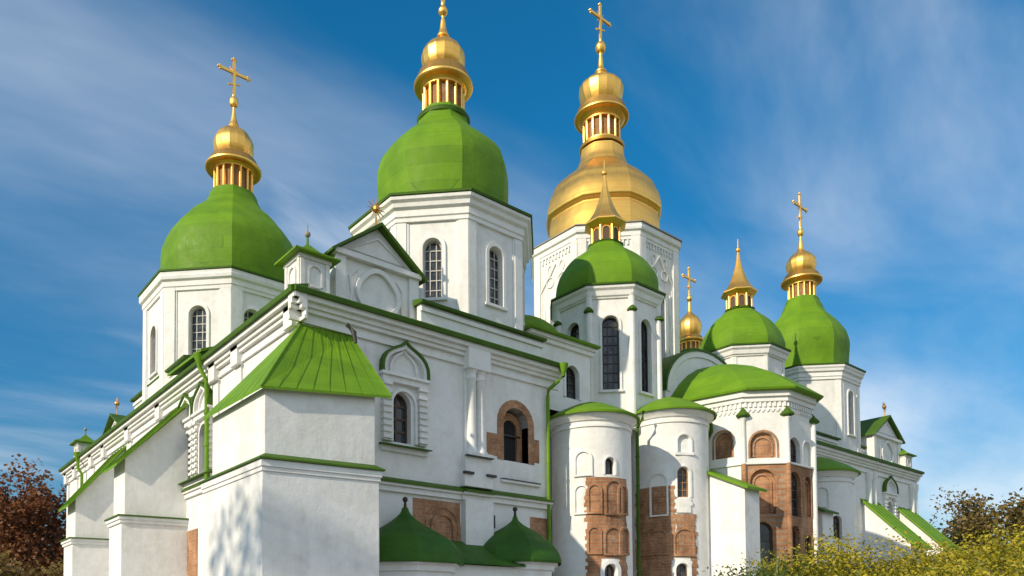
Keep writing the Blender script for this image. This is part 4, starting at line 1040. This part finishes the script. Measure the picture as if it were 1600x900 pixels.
def shrub(loc, h, r, leaf, count, size, seed, label, group='shrubs of the yellowing hedge'):
    rnd = random.Random(seed); e = empty('shrub', loc, label, 'shrub', group)
    st = MB().use(BARK); lf = MB().use(leaf); tips = []
    for i in range(26):
        a = rnd.uniform(0, 2*pi); q = rnd.random()**.5*r
        hh_ = h*(1-.30*(q/r)**2)*rnd.uniform(.76, 1.0)
        p0 = Vector((cos(a)*q*.25, sin(a)*q*.25, 0)); p2 = Vector((cos(a)*q, sin(a)*q, hh_)); p1 = p0.lerp(p2,.5)+Vector((0,0,h*.06))
        st.tube([p0,p1,p2], [.022,.014,.005], 5); tips.append((p0,p1,p2))
    pts = []
    for i in range(count):
        p0, p1, p2 = rnd.choice(tips); t = rnd.random()**.5; p = (p0.lerp(p1, t*2) if t < .5 else p1.lerp(p2, t*2-1))
        s = .27*(1.15-t*.55)*r/.9
        pts.append(p + Vector((max(-1.5*s,min(1.5*s,rnd.gauss(0,s))), max(-1.5*s,min(1.5*s,rnd.gauss(0,s))), max(-1.3*s,min(1.0*s,rnd.gauss(0,s*.8))))))
    pts = [p for p in pts if p.z > .05]
    leafmesh(lf, pts, size, rnd, .8, .5)
    obj('stems', st, e, 60); obj('foliage', lf, e)
    return e
def ht(y, k): return 1.8 + (967 - y)*k/1187.
spec = [(1172,893,10.8),(1205,868,11.8),(1245,856,12.5),(1292,846,12.0),(1340,850,13.2),(1385,852,12.3),(1432,858,13.4),(1478,852,12.6),(1522,838,13.2),(1566,832,12.4),(1612,828,13.4),(1330,884,9.6),(1440,886,9.2),(1545,880,9.4),(1240,892,9.2)]
lab = ['lowest shrub at the left end of the hedge, by the white buttress', 'greenish shrub under the shadowed foot of the brick apse', 'yellow green shrub below the brick apse', 'tall yellow tipped shrub beside the brick apse edge',
       'olive shrub under the far shaded apse', 'yellow shrub under the first sloping green roof', 'shrub at the foot of the white sloping strip', 'golden shrub right of the sloping roofs', 'bright yellow shrub under the thin crowned tree',
       'golden shrub below the broad brown tree', 'yellow shrub cut by the right edge', 'front shrub, low and brownish, in the middle of the hedge', 'front shrub, low, below the sloping roofs', 'front shrub, low, at the right of the hedge', 'front shrub, low and green, near the left end of the hedge']
for i, (x, y, k) in enumerate(spec):
    shrub(at(x,0,k), ht(y,k)*1.0, 1.05, LEAF_GREEN if i in (0, 1, 14) else LEAF_HEDGE, 30000, .055, 40+i, lab[i])
# a clump of long blades at the left end
rnd = random.Random(77); m = MB().use(LEAF_GREEN)
e = empty('blade_plant', at(1200,0,10.4), 'long bladed green plant standing up from the left end of the hedge', 'plant')
for i in range(46):
    a = rnd.uniform(0, 2*pi); ln = rnd.uniform(1.6, 2.9); lean = rnd.uniform(.05, .42); q = Vector((cos(a), sin(a), 0)); sd_ = Vector((-sin(a), cos(a), 0))*.028
    pts = [q*.06 + q*ln*lean*(t**1.6) + Vector((0,0,ln*t*(1-.22*lean*t))) for t in (0,.3,.6,.85,1)]
    vs = []
    for j, p in enumerate(pts): wv = (1,1.1,.9,.5,.05)[j]; vs += [p-sd_*wv, p+sd_*wv]
    m.add(vs, [(2*j,2*j+1,2*j+3,2*j+2) for j in range(4)])
obj('blades', m, e)

# small pale house far behind the hedge
hs = empty('house', at(1478,0,170), 'tiny pale house far off behind the hedge, grey roof', 'house')
m = MB().use(PALE); m.box(-9,9,-5,5,0,14); obj('wall', m, hs)
m = MB().use(IRON); m.extr([(-9.5,-5.5,14),(-9.5,5.5,14),(-9.5,0,17.5)], (19,0,0)); obj('roof', m, hs)
m = MB().use(GLASS)
for i in range(5):
    for j in range(3): m.box(-7.6+i*3.3,-6.4+i*3.3,-5.03,-4.9,3+j*3.6,5+j*3.6); 
obj('window', m, hs)
